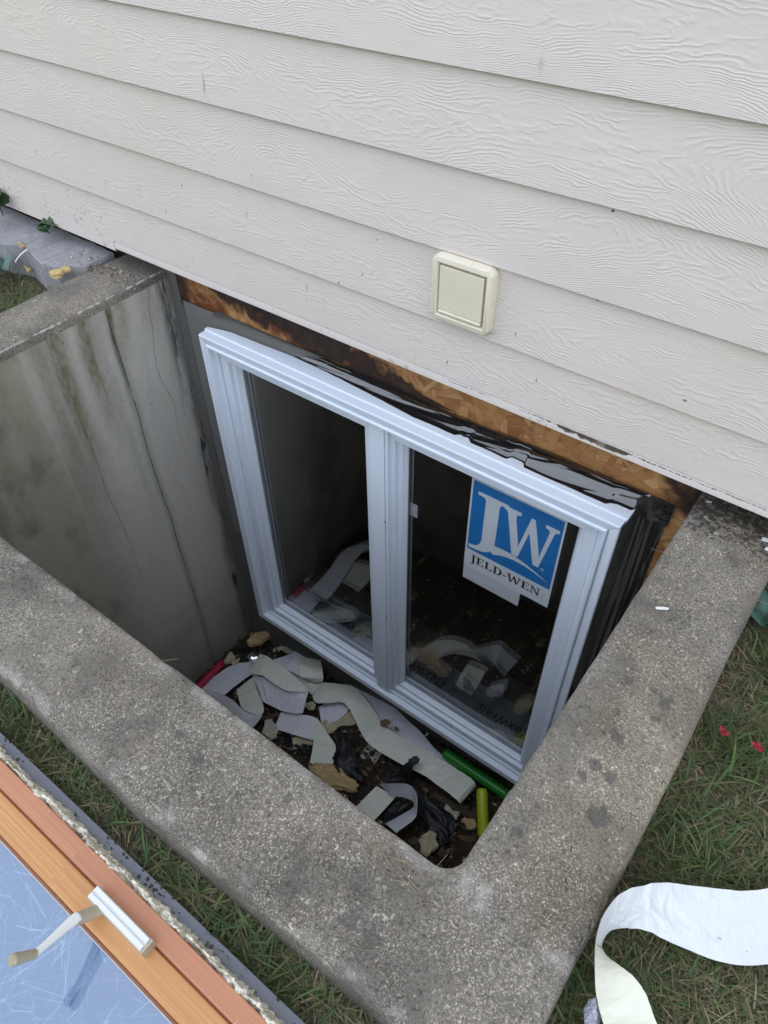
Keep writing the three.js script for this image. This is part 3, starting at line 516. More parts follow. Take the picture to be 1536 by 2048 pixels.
// [frame, x1, y1, height1, x2, y2, height2] -> two points
const rowsOf = (fr, L) => L.map(([a, b, h, c, d, k]) => [inWell(...fr(a, b), h), inWell(...fr(c, d), k)]);
{
  const G = null, P = 'paper strip';
  ribbon('paper_strip', rowsOf(frA, [[20, 830, .05, 260, 905, .05], [200, 680, .055, 400, 790, .055], [370, 570, .05, 520, 700, .05], [620, 520, .04, 660, 620, .04]]), 'lilac', 'flat lilac paper strip next to the red tube in the well', P);
  ribbon('paper_strip', rowsOf(frA, [[800, 510, .03, 900, 585, .03], [950, 460, .04, 1020, 560, .04], [1110, 380, .04, 1150, 500, .04], [1230, 430, .035, 1240, 570, .035], [1300, 520, .03, 1270, 640, .03]]), 'lilac', 'grey paper strip running under the sill, lowest of the tangle', P);
  ribbon('paper_strip', rowsOf(frA, [[905, 585, .05, 1040, 725, .05], [1090, 680, .05, 1135, 800, .05], [1305, 735, .05, 1195, 872, .05]]), 'cream', 'short pale strip crossing below the curled loop nearest the sill', P);
  ribbon('paper_strip', rowsOf(frA, [[1030, 462, .10, 1048, 470, .10], [975, 530, .09, 1068, 585, .09], [908, 594, .08, 1092, 686, .08]]), 'lilac', 'small triangular fold of lilac paper beside the curled loop', P);
  ribbon('paper_strip', rowsOf(frA, [[1040, 465, .115, 1285, 512, .11], [1062, 560, .125, 1303, 600, .12], [1085, 682, .11, 1313, 690, .10], [1150, 716, .085, 1305, 733, .08], [1230, 742, .07, 1270, 742, .07]]), 'cream', 'bright curled paper loop nearest the window sill', P);
  ribbon('paper_strip', rowsOf(frA, [[95, 800, .11, 95, 930, .05], [290, 865, .11, 250, 990, .05], [400, 935, .10, 370, 1070, .05], [520, 1040, .09, 480, 1180, .05], [690, 1085, .09, 600, 1200, .05]]), 'lilac', 'curved lilac strip half hidden behind the front concrete rim', P);
  ribbon('paper_strip', rowsOf(frA, [[425, 820, .06, 598, 680, .07], [450, 920, .08, 640, 830, .09], [480, 1000, .09, 682, 930, .10], [560, 1050, .10, 705, 1010, .105], [680, 1086, .09, 702, 1045, .095]]), 'cream', 'short cream strip bending down left of the lilac roll', P);
  ribbon('paper_strip', rowsOf(frA, [[590, 662, .10, 690, 935, .07], [720, 690, .115, 790, 985, .07], [880, 790, .12, 900, 1035, .07], [1050, 830, .13, 1030, 1058, .08], [1162, 838, .13, 1105, 1056, .08]]), 'lilac', 'broad lilac roll of paper under the large cream fold', P);
  ribbon('paper_strip', rowsOf(frA, [[668, 448, .13, 548, 628, .13], [740, 475, .15, 610, 660, .15], [800, 515, .155, 690, 672, .155], [930, 600, .155, 820, 762, .155], [1060, 720, .15, 950, 828, .15], [1145, 795, .14, 1050, 838, .14], [1166, 832, .135, 1125, 848, .135]]), 'cream', 'large cream fold of paper lying on top of the tangle', P);
  // lilac sheet under the sill, then the long one over it
  ribbon('paper_strip', [...rowsOf(frB, [[740, 205, .03, 850, 300, .03], [950, 285, .04, 960, 440, .04], [1130, 400, .05, 1040, 580, .05], [1300, 560, .05, 1180, 690, .05], [1450, 695, .05, 1330, 800, .05]]), ...rowsOf(frC, [[800, 235, .05, 720, 290, .05], [900, 325, .045, 870, 370, .045], [1000, 412, .04, 985, 420, .04]])], 'lilac', 'wide lilac strip close along the sill behind the long cream strip', P);
  ribbon('paper_strip', rowsOf(frB, [[398, 430, .02, 425, 605, .02], [470, 392, .03, 520, 595, .03], [600, 380, .04, 610, 550, .03], [710, 430, .04, 690, 480, .035]]), 'lilac', 'small lilac paper end poking out below the long cream strip', P);
  ribbon('paper_strip', [...rowsOf(frB, [[425, 178, .06, 328, 312, .06], [520, 185, .075, 370, 385, .075], [620, 195, .085, 510, 388, .08], [740, 215, .09, 640, 384, .085], [830, 290, .085, 700, 440, .08], [920, 400, .08, 760, 545, .075], [990, 500, .085, 820, 672, .085], [1045, 600, .105, 880, 775, .105], [1120, 658, .09, 950, 845, .09], [1280, 758, .08, 1110, 942, .085], [1440, 850, .09, 1270, 1030, .09]]),
    ...rowsOf(frC, [[900, 360, .08, 730, 480, .08], [1000, 420, .085, 830, 555, .085], [1090, 478, .10, 910, 612, .10], [1140, 520, .105, 985, 672, .105], [1160, 556, .09, 1022, 712, .09], [1150, 590, .065, 1030, 720, .065]])], 'cream', 'long cream paper strip snaking along the sill with a brown leaf', P, null, 8);
  ribbon('paper_strip', rowsOf(frA, [[880, 1045, .04, 815, 1215, .03], [1060, 1065, .055, 960, 1262, .045], [1180, 1085, .06, 1120, 1310, .05], [1258, 1112, .055, 1218, 1334, .045]]), 'lilac', 'short lilac strip joined to the hanging white strip', P);
  ribbon('paper_strip', rowsOf(frB, [[378, 556, .065, 398, 568, .065], [360, 680, .062, 482, 690, .062], [345, 772, .055, 570, 840, .055], [328, 885, .045, 560, 935, .045], [304, 1000, .035, 525, 1078, .035]]), 'cream', 'white strip with a torn end pointing at the front rim', P);
  ribbon('paper_strip', rowsOf(frC, [[100, 780, .05, 250, 900, .05], [230, 645, .05, 400, 742, .05], [312, 565, .06, 478, 655, .06]]), 'cream', 'flat pale strip crossing under the paper arch near the corner', P);
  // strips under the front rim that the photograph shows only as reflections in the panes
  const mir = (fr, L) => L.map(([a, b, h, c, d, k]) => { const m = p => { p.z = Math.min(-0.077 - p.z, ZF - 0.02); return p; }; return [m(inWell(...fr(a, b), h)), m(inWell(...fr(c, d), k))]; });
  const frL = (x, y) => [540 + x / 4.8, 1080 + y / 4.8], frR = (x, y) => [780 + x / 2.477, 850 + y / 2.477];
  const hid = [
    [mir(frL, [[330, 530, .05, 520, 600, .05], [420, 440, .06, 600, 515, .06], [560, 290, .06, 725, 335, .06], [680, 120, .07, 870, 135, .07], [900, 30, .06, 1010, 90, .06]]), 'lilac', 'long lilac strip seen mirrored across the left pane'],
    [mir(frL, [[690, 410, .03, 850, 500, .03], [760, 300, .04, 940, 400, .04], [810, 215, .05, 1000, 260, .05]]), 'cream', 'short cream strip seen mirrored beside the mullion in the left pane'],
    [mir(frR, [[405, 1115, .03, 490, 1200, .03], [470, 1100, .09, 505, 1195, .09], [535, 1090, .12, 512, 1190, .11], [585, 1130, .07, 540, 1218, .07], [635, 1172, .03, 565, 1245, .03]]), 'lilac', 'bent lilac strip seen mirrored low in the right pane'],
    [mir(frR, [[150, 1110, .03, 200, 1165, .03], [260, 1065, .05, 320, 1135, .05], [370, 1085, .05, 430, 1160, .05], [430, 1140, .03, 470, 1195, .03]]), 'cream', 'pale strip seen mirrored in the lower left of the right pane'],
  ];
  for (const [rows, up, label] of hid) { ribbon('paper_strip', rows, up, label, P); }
  ribbon('paper_strip', rowsOf(frC, [[330, 545, .14, 395, 600, .07], [440, 540, .16, 430, 640, .08], [580, 548, .165, 540, 660, .09], [640, 600, .16, 600, 680, .09], [660, 655, .15, 625, 700, .08], [660, 760, .13, 625, 745, .05], [645, 830, .11, 560, 790, .04], [480, 965, .08, 385, 885, .02]]), 'lilac', 'grey paper arch standing on edge near the inner corner', P);
}

// ------------------------------------------------------------------ foam, tubes, scraps
const foamTex = colorMap(512, 512, (u, v, c) => { const n = fbm(u * 14, v * 14, 5, 4), p = ss(0.72, 0.85, vn(u * 70, v * 70, 8)); const k = 0.75 + 0.5 * (n - 0.5) - 0.3 * p; c[0] = 0.74 * k; c[1] = 0.66 * k; c[2] = 0.44 * k; });
M.foam = std({ map: foamTex, bumpMap: foamTex, bumpScale: 0.004, roughness: 0.95 });
M.foamTan = std({ map: foamTex, color: lin(1.0, 0.80, 0.62), bumpMap: foamTex, bumpScale: 0.004, roughness: 0.95 });
M.foamPale = std({ map: foamTex, color: lin(0.95, 1.05, 1.25), bumpMap: foamTex, bumpScale: 0.004, roughness: 0.95 });
function lump(p, q, w, h, seed, mat, name, label, cat) {
  const L = p.distanceTo(q), g = new THREE.IcosahedronGeometry(0.5, 14), P = g.attributes.position, v = new THREE.Vector3();
  for (let i = 0; i < P.count; i++) {
    v.fromBufferAttribute(P, i).normalize();
    const b = Math.max(Math.abs(v.x), Math.abs(v.z), Math.abs(v.y)), k = Math.pow(b, -0.75);
    const n = 1 + 0.30 * (fbm(v.x * 2.6 + seed, v.z * 2.6 + v.y * 1.7, seed, 4) - 0.5) + 0.45 * (fbm(v.x * 9 + seed, v.z * 9 + v.y * 6, seed + 4, 4) - 0.5);
    P.setXYZ(i, v.x * 0.5 * L * k * n, v.y * 0.5 * h * k * n, v.z * 0.5 * w * k * n * (1 + 0.35 * Math.sin(v.x * 5 + seed)));
  }
  g.computeVertexNormals(); g.deleteAttribute('normal'); g.computeVertexNormals(); const dir = q.clone().sub(p); g.rotateZ(Math.atan2(dir.y, Math.hypot(dir.x, dir.z))); g.rotateY(Math.atan2(-dir.z, dir.x));
  const m = single(name, g, mat, label, cat); m.position.copy(p).lerp(q, 0.5); m.scale.y = 0.6; return m;
}
{
  const A = (x, y, h) => inWell(...frA(x, y), h), B = (x, y, h) => inWell(...frB(x, y), h), C = (x, y, h) => inWell(...frC(x, y), h);
  lump(A(545, 340, .06), A(770, 240, .06), 0.05, 0.05, 2, M.foamTan, 'foam_chunk', 'tan foam chunk in the far left corner of the well', 'foam');
  lump(A(330, 490, .04), A(460, 530, .04), 0.05, 0.05, 5, M.foam, 'foam_chunk', 'cream foam chunk beside the red tube', 'foam');
  lump(B(330, 1050, .04), B(760, 1250, .03), 0.07, 0.05, 8, M.foamTan, 'foam_chunk', 'long crusty foam strip along the front rim of the well', 'foam');
  lump(B(450, 650, .02), B(760, 530, .02), 0.05, 0.02, 11, M.foam, 'foam_chunk', 'flat cream foam bar under the long paper strip', 'foam');
  lump(C(720, 1150, .05), C(790, 960, .05), 0.05, 0.04, 14, M.foam, 'foam_chunk', 'cream foam stick near the inner corner of the well', 'foam');
  lump(C(890, 755, .03), C(1005, 820, .03), 0.025, 0.02, 17, M.foamPale, 'foam_chunk', 'small white foam bit left of the yellow tube', 'foam');
  lump(A(750, 1130, .03), A(800, 1310, .03), 0.05, 0.02, 20, M.foamPale, 'foam_chunk', 'pale grey-green flake at the front rim of the well', 'foam');
  lump(A(1000, 1370, .02), A(1200, 1320, .02), 0.04, 0.02, 23, M.foam, 'foam_chunk', 'cream foam bit below the short lilac strip', 'foam');
  lump(A(1120, 970, .05), A(1230, 990, .05), 0.03, 0.02, 26, M.foam, 'foam_chunk', 'cream foam sliver right of the lilac roll', 'foam');
  lump(B(860, 870, .01), B(1010, 950, .01), 0.05, 0.012, 29, M.foamPale, 'foam_chunk', 'grey papery flake in the middle of the litter', 'foam');
  lump(C(1050, 850, .02), C(1160, 910, .02), 0.03, 0.02, 32, M.foamTan, 'foam_chunk', 'tan bark-like chip beside the yellow tube', 'chip');
  lump(C(915, 930, .03), C(965, 985, .03), 0.025, 0.01, 35, M.foamPale, 'foam_chunk', 'pale flake on the black scraps at the corner', 'chip');
  lump(A(860, 390, .03), A(1010, 410, .03), 0.03, 0.01, 38, M.foamPale, 'foam_chunk', 'pale flake under the sill at the left', 'chip');
  // tubes
  function tube(name, p, q, r, mat, label) {
    const t = thing(name, label, 'tube', [0, 0, 0]), L = p.distanceTo(q), pts = [[0, 0], [r * 0.5, 0.0012], [r * 0.85, 0.005], [r, 0.014], [r, L * 0.5], [r, L - 0.014], [r * 0.85, L - 0.005], [r * 0.5, L - 0.0012], [0, L]].map(a => new THREE.Vector2(...a));
    const m = obj('tube_body', new THREE.LatheGeometry(pts, 28), mat, t); t.position.copy(p); t.quaternion.setFromUnitVectors(new THREE.Vector3(0, 1, 0), q.clone().sub(p).normalize()); return t;
  }
  const plastic = (r, g, b) => phys({ color: lin(r, g, b), roughness: 0.32 });
  const t1 = tube('plastic_tube', C(885, 275, .09), C(1440, 650, .09), 0.021, plastic(0.012, 0.20, 0.02), 'dark green plastic tube lying along the window sill');
  const t2 = tube('plastic_tube', C(1212, 580, .17), C(1225, 1010, .10), 0.0205, plastic(0.38, 0.48, 0.01), 'yellow-green plastic tube leaning in the right corner of the well');
  const t3 = tube('plastic_tube', A(290, 530, .07), A(20, 800, .07), 0.0165, plastic(0.42, 0.012, 0.05), 'crimson plastic tube by the left concrete wall');
  { const L = A(290, 530, .07).distanceTo(A(20, 800, .07)); obj('tube_collar', new THREE.TorusGeometry(0.0165, 0.003, 8, 24).rotateX(Math.PI / 2).translate(0, 0.018, 0), plastic(0.42, 0.012, 0.05), t3); }
  // foil
  { const g = new THREE.IcosahedronGeometry(0.024, 4), P = g.attributes.position, v = new THREE.Vector3(); for (let i = 0; i < P.count; i++) { v.fromBufferAttribute(P, i); const n = 0.75 + 0.6 * fbm(v.x * 90 + 5, v.y * 90 + v.z * 70, 3, 2); v.multiplyScalar(n); P.setXYZ(i, v.x * 1.2, v.y * 0.7, v.z); } g.computeVertexNormals(); const m = single('foil_scrap', toCreasedNormals(g, 0.15), std({ color: lin(0.85, 0.87, 0.9), metalness: 1, roughness: 0.22 }), 'crumpled silver foil scrap left of the large cream fold', 'foil'); m.position.copy(A(600, 490, .07)); }
  // black butyl scraps
  M.scrap = std({ color: lin(0.012, 0.012, 0.014), roughness: 0.5 });
  function scrap(rows, label, amp = 0.03) {
    const a = new THREE.CatmullRomCurve3(rows.map(r => r[0])), b = new THREE.CatmullRomCurve3(rows.map(r => r[1])), s = rows[0][0].x * 13;
    const parts = shell(24, 14, (u, v) => { const p = a.getPoint(u).lerp(b.getPoint(u), v); const j = 0.5 - Math.abs(v - 0.5); return [p.x + 0.012 * (vn(u * 16 + s, v * 9, 3) - 0.5), p.y + amp * (fbm(u * 5 + s, v * 4, 5, 3) - 0.3), p.z + 0.012 * (vn(u * 16 + s, v * 9, 7) - 0.5)]; }, 0.0015);
    return single('tape_scrap', mergeGeometries(parts), M.scrap, label, 'tape scrap');
  }
  scrap([[B(600, 700, .05), B(720, 690, .05)], [B(570, 860, .06), B(760, 900, .05)], [B(550, 1000, .06), B(790, 1010, .05)], [B(600, 1110, .04), B(840, 1130, .03)], [B(780, 1180, .02), B(860, 1210, .02)]], 'large crumpled black tape scrap right of the hanging white strip');
  scrap([[C(640, 310, .14), C(680, 335, .14)], [C(570, 365, .13), C(630, 410, .12)], [C(490, 440, .10), C(540, 480, .08)], [C(400, 490, .08), C(450, 540, .07)], [C(350, 510, .08), C(400, 550, .07)]], 'twisted black tape scrap reaching over the long cream strip', 0.012);
  scrap([[C(440, 470, .05), C(480, 530, .04)], [C(520, 440, .05), C(570, 530, .04)], [C(600, 440, .04), C(600, 520, .03)]], 'short black scrap beneath the twisted one', 0.02);
  scrap([[C(620, 590, .04), C(690, 580, .04)], [C(660, 720, .05), C(760, 690, .05)], [C(700, 850, .05), C(960, 800, .05)], [C(800, 980, .04), C(990, 900, .04)], [C(880, 1060, .03), C(940, 1040, .03)]], 'wide black tape scrap in front of the paper arch', 0.04);
  scrap([[A(410, 430, .04), A(520, 370, .04)], [A(420, 500, .05), A(560, 470, .05)], [A(450, 540, .04), A(560, 520, .04)]], 'black scrap in the left corner behind the foil', 0.03);
  scrap([[C(400, 740, .02), C(600, 680, .02)], [C(380, 830, .03), C(560, 760, .03)], [C(370, 880, .02), C(470, 840, .02)]], 'black scrap under the paper arch', 0.03);
  scrap([[B(20, 690, .01), B(200, 760, .01)], [B(60, 800, .02), B(300, 860, .02)], [B(150, 880, .01), B(300, 930, .01)]], 'black scrap left of the hanging white strip', 0.02);
  // sticks
  const stickMat = std({ color: lin(0.07, 0.05, 0.035), roughness: 0.95 });
  function stick(p, q, r, label) { const c = new THREE.CatmullRomCurve3([p, p.clone().lerp(q, 0.4).add(new THREE.Vector3(0.004, 0.006, 0.003)), q]); single('stick', new THREE.TubeGeometry(c, 16, r, 8), stickMat, label, 'stick'); }
  stick(A(640, 1120, .03), A(900, 1060, .03), 0.011, 'dark stick under the lilac roll of paper');
  stick(C(800, 640, .01), C(1180, 850, .01), 0.016, 'dark wet board edge left of the yellow tube');
  stick(C(1000, 880, .02), C(1090, 945, .02), 0.0035, 'thin twig at the foot of the yellow tube');
  // leaves
  const leafMat = std({ color: lin(0.17, 0.10, 0.05), roughness: 0.8 });
  function leaf(pos, s, turn, label) {
    const sh = new THREE.Shape(); const n = 22; for (let i = 0; i <= n; i++) { const a = i / n * Math.PI * 2, k = (0.5 + 0.75 * vn(i * 0.9, s * 900, 3)); const x = Math.cos(a) * s * k, y = Math.sin(a) * s * 0.7 * k; i ? sh.lineTo(x, y) : sh.moveTo(x, y); }
    const g = new THREE.ExtrudeGeometry(sh, { depth: 0.0008, bevelEnabled: false }).rotateX(-Math.PI / 2), P = g.attributes.position; for (let i = 0; i < P.count; i++) P.setY(i, P.getY(i) + 6 * (P.getX(i) ** 2 + P.getZ(i) ** 2) + 0.004 * vn(P.getX(i) * 90, P.getZ(i) * 90, 5)); g.computeVertexNormals();
    const t = thing('dry_leaf', label, 'leaf', pos.toArray(), turn); obj('blade', g, leafMat, t);
    obj('stem', new THREE.TubeGeometry(new THREE.CatmullRomCurve3([new THREE.Vector3(0, 0.001, 0), new THREE.Vector3(s * 0.9, 0.006, 0.002), new THREE.Vector3(s * 1.7, 0.014, -0.004)]), 8, 0.0009, 6), leafMat, t);
  }
  leaf(B(1080, 595, .115), 0.024, 0.9, 'brown curled leaf on the long cream paper strip');
  leaf(B(1190, 660, .105), 0.015, -0.1, 'smaller brown leaf on the lilac strip by the sill');
  // leaf litter and crumbs
  const r = rng(23), bit = new THREE.BufferGeometry(); bit.setAttribute('position', new THREE.Float32BufferAttribute([-1, 0, -.5, .2, .25, -.7, 1, 0, .1, .3, .3, .6, -.7, .15, .55], 3)); bit.setIndex([0, 4, 1, 1, 4, 3, 1, 3, 2]); bit.computeVertexNormals();
  const N = 7500, im = new THREE.InstancedMesh(bit, std({ color: 0xffffff, roughness: 0.9 }), N), o = new THREE.Object3D(), col = new THREE.Color();
  for (let i = 0; i < N; i++) {
    const x = rr(XL + 0.01, XR - 0.01, r), z = rr(-0.08, ZF - 0.02, r), s = 0.005 + 0.016 * Math.pow(r(), 2.2); o.position.set(x, floorY(x) + 0.035 * (fbm(x * 9, z * 9, 3, 4) - 0.5) + 0.012 * r(), z); o.rotation.set((r() - 0.5) * 1.3, r() * 6.3, (r() - 0.5) * 1.3); o.scale.set(s, s, s * rr(0.4, 1, r)); o.updateMatrix(); im.setMatrixAt(i, o.matrix);
    const q = r(), v = 0.5 + r(); q < 0.72 ? col.setRGB(0.05 * v, 0.034 * v, 0.023 * v) : q < 0.95 ? col.setRGB(0.15 * v, 0.095 * v, 0.055 * v) : col.setRGB(0.5 * v, 0.43 * v, 0.31 * v); im.setColorAt(i, col);
  }
  im.name = numbered('leaf_litter'); im.castShadow = im.receiveShadow = true; scene.add(im); tag(im, 'brown leaf litter and crumbs covering the bottom of the well', 'litter', null, 'stuff');
  const clod = new THREE.IcosahedronGeometry(1, 1); { const P = clod.attributes.position; for (let i = 0; i < P.count; i++) { const k = 0.75 + 0.5 * vn(P.getX(i) * 3, P.getY(i) * 3 + P.getZ(i) * 2, 9); P.setXYZ(i, P.getX(i) * k, P.getY(i) * k, P.getZ(i) * k); } clod.computeVertexNormals(); }
  const NC = 1500, ic = new THREE.InstancedMesh(clod, std({ color: 0xffffff, roughness: 1 }), NC);
  for (let i = 0; i < NC; i++) { const x = rr(XL, XR, r), z = rr(-0.09, ZF, r), s = 0.003 + 0.009 * r() * r(); o.position.set(x, floorY(x) + 0.035 * (fbm(x * 9, z * 9, 3, 4) - 0.5) + s * 0.4, z); o.rotation.set(r() * 6, r() * 6, 0); o.scale.setScalar(s); o.updateMatrix(); ic.setMatrixAt(i, o.matrix); const v = 0.6 + r(); ic.setColorAt(i, col.setRGB(0.035 * v, 0.027 * v, 0.02 * v)); }
  ic.name = numbered('soil_clods'); ic.castShadow = ic.receiveShadow = true; scene.add(ic); tag(ic, 'dark soil clods among the litter in the well', 'soil', null, 'stuff');
}

// ------------------------------------------------------------------ old window on the grass
{
  const t = thing('old_window', 'old wooden window sash with crank handle lying on the grass', 'window', [0, -0.145, 0]);
  const X0 = 0.2, X1 = 1.95, Z0 = 1.119, Z1 = 2.05;
  const woodTex = (a, b, seed) => colorMap(1024, 256, (u, v, c) => { const x = u * 1.0, y = v * 0.09; const w = y + 0.004 * (fbm(x * 3, y * 20, seed, 3) - 0.5); const ring = vn(x * 2.2, w * 620, seed + 2) * 0.6 + vn(x * 5, w * 1500, seed + 4) * 0.4; const k = ss(0.25, 0.85, ring), n = 0.92 + 0.16 * fbm(x * 6, y * 30, seed + 6, 3); for (let i = 0; i < 3; i++) c[i] = lerp(a[i], b[i], k) * n; const sp = ss(0.9, 0.95, vn(x * 260, y * 260, seed + 8)) * ss(0.55, 0.7, vn(x * 14, y * 30, seed + 9)); c[0] = lerp(c[0], 0.6, sp * 0.6); c[1] = lerp(c[1], 0.5, sp * 0.6); c[2] = lerp(c[2], 0.36, sp * 0.6); });
  const oak = std({ map: woodTex([0.50, 0.235, 0.085], [0.60, 0.31, 0.125], 3), roughness: 0.45 }), pink = std({ map: woodTex([0.44, 0.19, 0.105], [0.50, 0.225, 0.125], 33), roughness: 0.5 }), dk = std({ map: woodTex([0.22, 0.085, 0.04], [0.28, 0.11, 0.055], 53), roughness: 0.5 });
  const alu = phys({ color: lin(0.17, 0.18, 0.21), roughness: 0.5, metalness: 0.3 });
  const uvw = (g, ax) => { const p = g.attributes.position, uv = g.attributes.uv; for (let i = 0; i < p.count; i++) ax ? uv.setXY(i, p.getZ(i), (p.getX(i) + p.getY(i)) / 0.09) : uv.setXY(i, p.getX(i), (p.getZ(i) + p.getY(i)) / 0.09); return g; };
  const ringOf = (name, d0, d1, y0, y1, mat, r = 0.002) => {           // four sides, butted
    obj(name, uvw(rbox(X0 + d0, X1 - d0, y0, y1, Z0 + d0, Z0 + d1, r), 0), mat, t); obj(name, uvw(rbox(X0 + d0, X1 - d0, y0, y1, Z1 - d1, Z1 - d0, r), 0), mat, t);
    obj(name, uvw(rbox(X0 + d0, X0 + d1, y0, y1, Z0 + d1, Z1 - d1, r), 1), mat, t); obj(name, uvw(rbox(X1 - d1, X1 - d0, y0, y1, Z0 + d1, Z1 - d1, r), 1), mat, t);
  };
  ringOf('nailing_flange', 0, 0.034, 0.020, 0.0225, alu, 0.001);
  ringOf('frame_member', 0.030, 0.0575, 0.0, 0.060, pink);
  ringOf('frame_stop', 0.0573, 0.0595, 0.0, 0.0535, dk, 0.0008);
  ringOf('sash_rail', 0.0597, 0.0985, 0.004, 0.057, oak, 0.003);
  ringOf('glazing_bead', 0.0985, 0.1025, 0.004, 0.0495, dk, 0.0015);
  ringOf('glazing_seal', 0.1025, 0.1045, 0.004, 0.0455, std({ color: lin(0.5, 0.45, 0.42), roughness: 0.4 }), 0.0007);
  // nail holes and black tar specks on the flange
  const holes = []; for (let x = 0.30; x < 1.9; x += 0.152) holes.push(new THREE.CylinderGeometry(0.0032, 0.0032, 0.0006, 14).translate(x + 0.02, 0.0228, Z0 + 0.011));
  obj('nail_hole', holes, M.seal, t);
  { const r = rng(5), s = []; for (let i = 0; i < 420; i++) { const x = rr(0.3, 1.9, r), k = vn(x * 9, 1, 3); if (r() > k * 1.3 - 0.2) continue; s.push(new THREE.IcosahedronGeometry(rr(0.0007, 0.0024, r), 0).scale(1.4, 0.5, 1).translate(x, 0.0228, Z0 + 0.001 + 0.02 * Math.pow(r(), 1.5))); } obj('tar_specks', s, M.seal, t).userData.kind = 'stuff'; }
  // expanding foam left along the joint
  { const r = rng(9); const g = grid(900, 14, (a, b) => { const x = lerp(X0 + 0.05, X1 - 0.05, a), n = fbm(x * 30, 1, 3, 4), n2 = fbm(x * 130, b * 9, 7, 4), w = 0.0035 + 0.008 * fbm(x * 12, 2, 9, 3) + 0.003 * n, ang = b * Math.PI; const rad = w * (0.75 + 1.5 * (n2 - 0.4)), pit = 0.007 * ss(0.55, 0.7, vn(x * 160, b * 5, 13)); const jt = hsh(Math.floor(a * 900), Math.floor(b * 14), 88) - 0.5; return [x + 0.006 * (n2 - 0.5) + 0.001 * jt, 0.022 + Math.max(0, 0.0025 * jt * Math.sin(ang) + 0.040 * Math.sin(ang) * (0.45 + 0.9 * fbm(x * 40, b * 3, 11, 4)) - pit * Math.sin(ang) + 0.014 * (n2 - 0.5) * Math.sin(ang)), Z0 + 0.0255 + 0.004 * (n - 0.5) - Math.cos(ang) * rad, x * 4, b]; }); 
    obj('foam_bead', g, std({ map: foamTex, color: lin(1.5, 1.6, 2.0), bumpMap: foamTex, bumpScale: 0.004, roughness: 0.95 }), t); }
  // glass over a patterned blue film
  const filmTex = canvasMap(2048, 1024, (g, w, h) => {
    const r = rng(61); g.fillStyle = '#456d9c'; g.fillRect(0, 0, w, h);
    for (let i = 0; i < 5200; i++) { const x = r() * w, y = r() * h, a = r() * 6.28, L = 15 + r() * 95; g.globalAlpha = 0.10 + 0.5 * r() * r(); g.strokeStyle = r() < 0.75 ? '#c9d8f4' : '#a5d0e0'; g.lineWidth = 0.7 + r() * 1.7; g.beginPath(); g.moveTo(x, y); g.quadraticCurveTo(x + Math.cos(a) * L * 0.5 + (r() - 0.5) * 8, y + Math.sin(a) * L * 0.5 + (r() - 0.5) * 8, x + Math.cos(a) * L, y + Math.sin(a) * L); g.stroke(); }
    g.globalAlpha = 1;
  });
  const gw = X1 - X0 - 0.209, gd = Z1 - Z0 - 0.209;
  obj('patterned_film', new THREE.PlaneGeometry(gw, gd).rotateX(-Math.PI / 2).translate((X0 + X1) / 2, 0.024, (Z0 + Z1) / 2), std({ map: filmTex, roughness: 0.7 }), t);
  for (const y of [0.0405, 0.027]) obj('glass_pane', new THREE.PlaneGeometry(gw, gd).rotateX(-Math.PI / 2).translate((X0 + X1) / 2, y, (Z0 + Z1) / 2), phys({ color: lin(0.97, 0.985, 0.98), transmission: 1, thickness: 0, roughness: 0, ior: 1.75 }), t);
  // crank operator
  const wh = phys({ color: lin(0.72, 0.73, 0.72), roughness: 0.3 }), bz = phys({ color: lin(0.42, 0.38, 0.28), roughness: 0.35, metalness: 0.25 });
  const Y = 0.145;
  const op = obj('crank_operator', [rbox(1.068, 1.180, Y - 0.089, Y - 0.068, 1.175, 1.1945, 0.002), rbox(1.069, 1.179, Y - 0.0685, Y - 0.0655, 1.176, 1.1835, 0.0012), rbox(1.069, 1.179, Y - 0.0685, Y - 0.0655, 1.1855, 1.1935, 0.0012)], phys({ color: lin(0.66, 0.67, 0.68), roughness: 0.28, metalness: 0.35 }), t);
  obj('cover_end', rbox(1.1795, 1.1835, Y - 0.0895, Y - 0.067, 1.1745, 1.195, 0.0008), bz, op);
  const cyl = (p, q, r0, r1, n = 20) => { const d = q.clone().sub(p), g = new THREE.CylinderGeometry(r1, r0, d.length(), n); g.applyQuaternion(new THREE.Quaternion().setFromUnitVectors(new THREE.Vector3(0, 1, 0), d.clone().normalize())); g.translate((p.x + q.x) / 2, (p.y + q.y) / 2, (p.z + q.z) / 2); return g; };
  const V = (x, y, z) => new THREE.Vector3(x, y + Y, z), s0 = V(1.092, -0.078, 1.192), s1 = V(1.088, -0.050, 1.222), k0 = V(1.095, -0.020, 1.275), k1 = V(1.090, 0.002, 1.2935);
  obj('crank_hub', [cyl(s0, s1, 0.0092, 0.0082), cyl(s1, V(1.0875, -0.047, 1.2245), 0.0082, 0.004)], bz, op);
  { const c = new THREE.CatmullRomCurve3([V(1.0880, -0.0515, 1.2135), V(1.0885, -0.0445, 1.2290), V(1.0918, -0.0325, 1.2515), k0]); const g = new THREE.TubeGeometry(c, 40, 1, 16), P = g.attributes.position; 
    for (let i = 0; i <= 40; i++) { const ctr = c.getPointAt(i / 40), w = lerp(0.0075, 0.0048, ss(0, 0.9, i / 40)) * (i === 0 ? 0.3 : i === 1 ? 0.75 : 1); for (let j = 0; j <= 16; j++) { const k = i * 17 + j; P.setXYZ(k, ctr.x + (P.getX(k) - ctr.x) * w, ctr.y + (P.getY(k) - ctr.y) * w * 0.8, ctr.z + (P.getZ(k) - ctr.z) * w); } } g.computeVertexNormals(); obj('crank_arm', g, wh, op); }
  obj('crank_knob', [cyl(k0, k1, 0.0058, 0.0078), cyl(k1, k1.clone().add(new THREE.Vector3(-0.0005, 0.0022, 0.0018)), 0.0078, 0.0066)], bz, op);
}

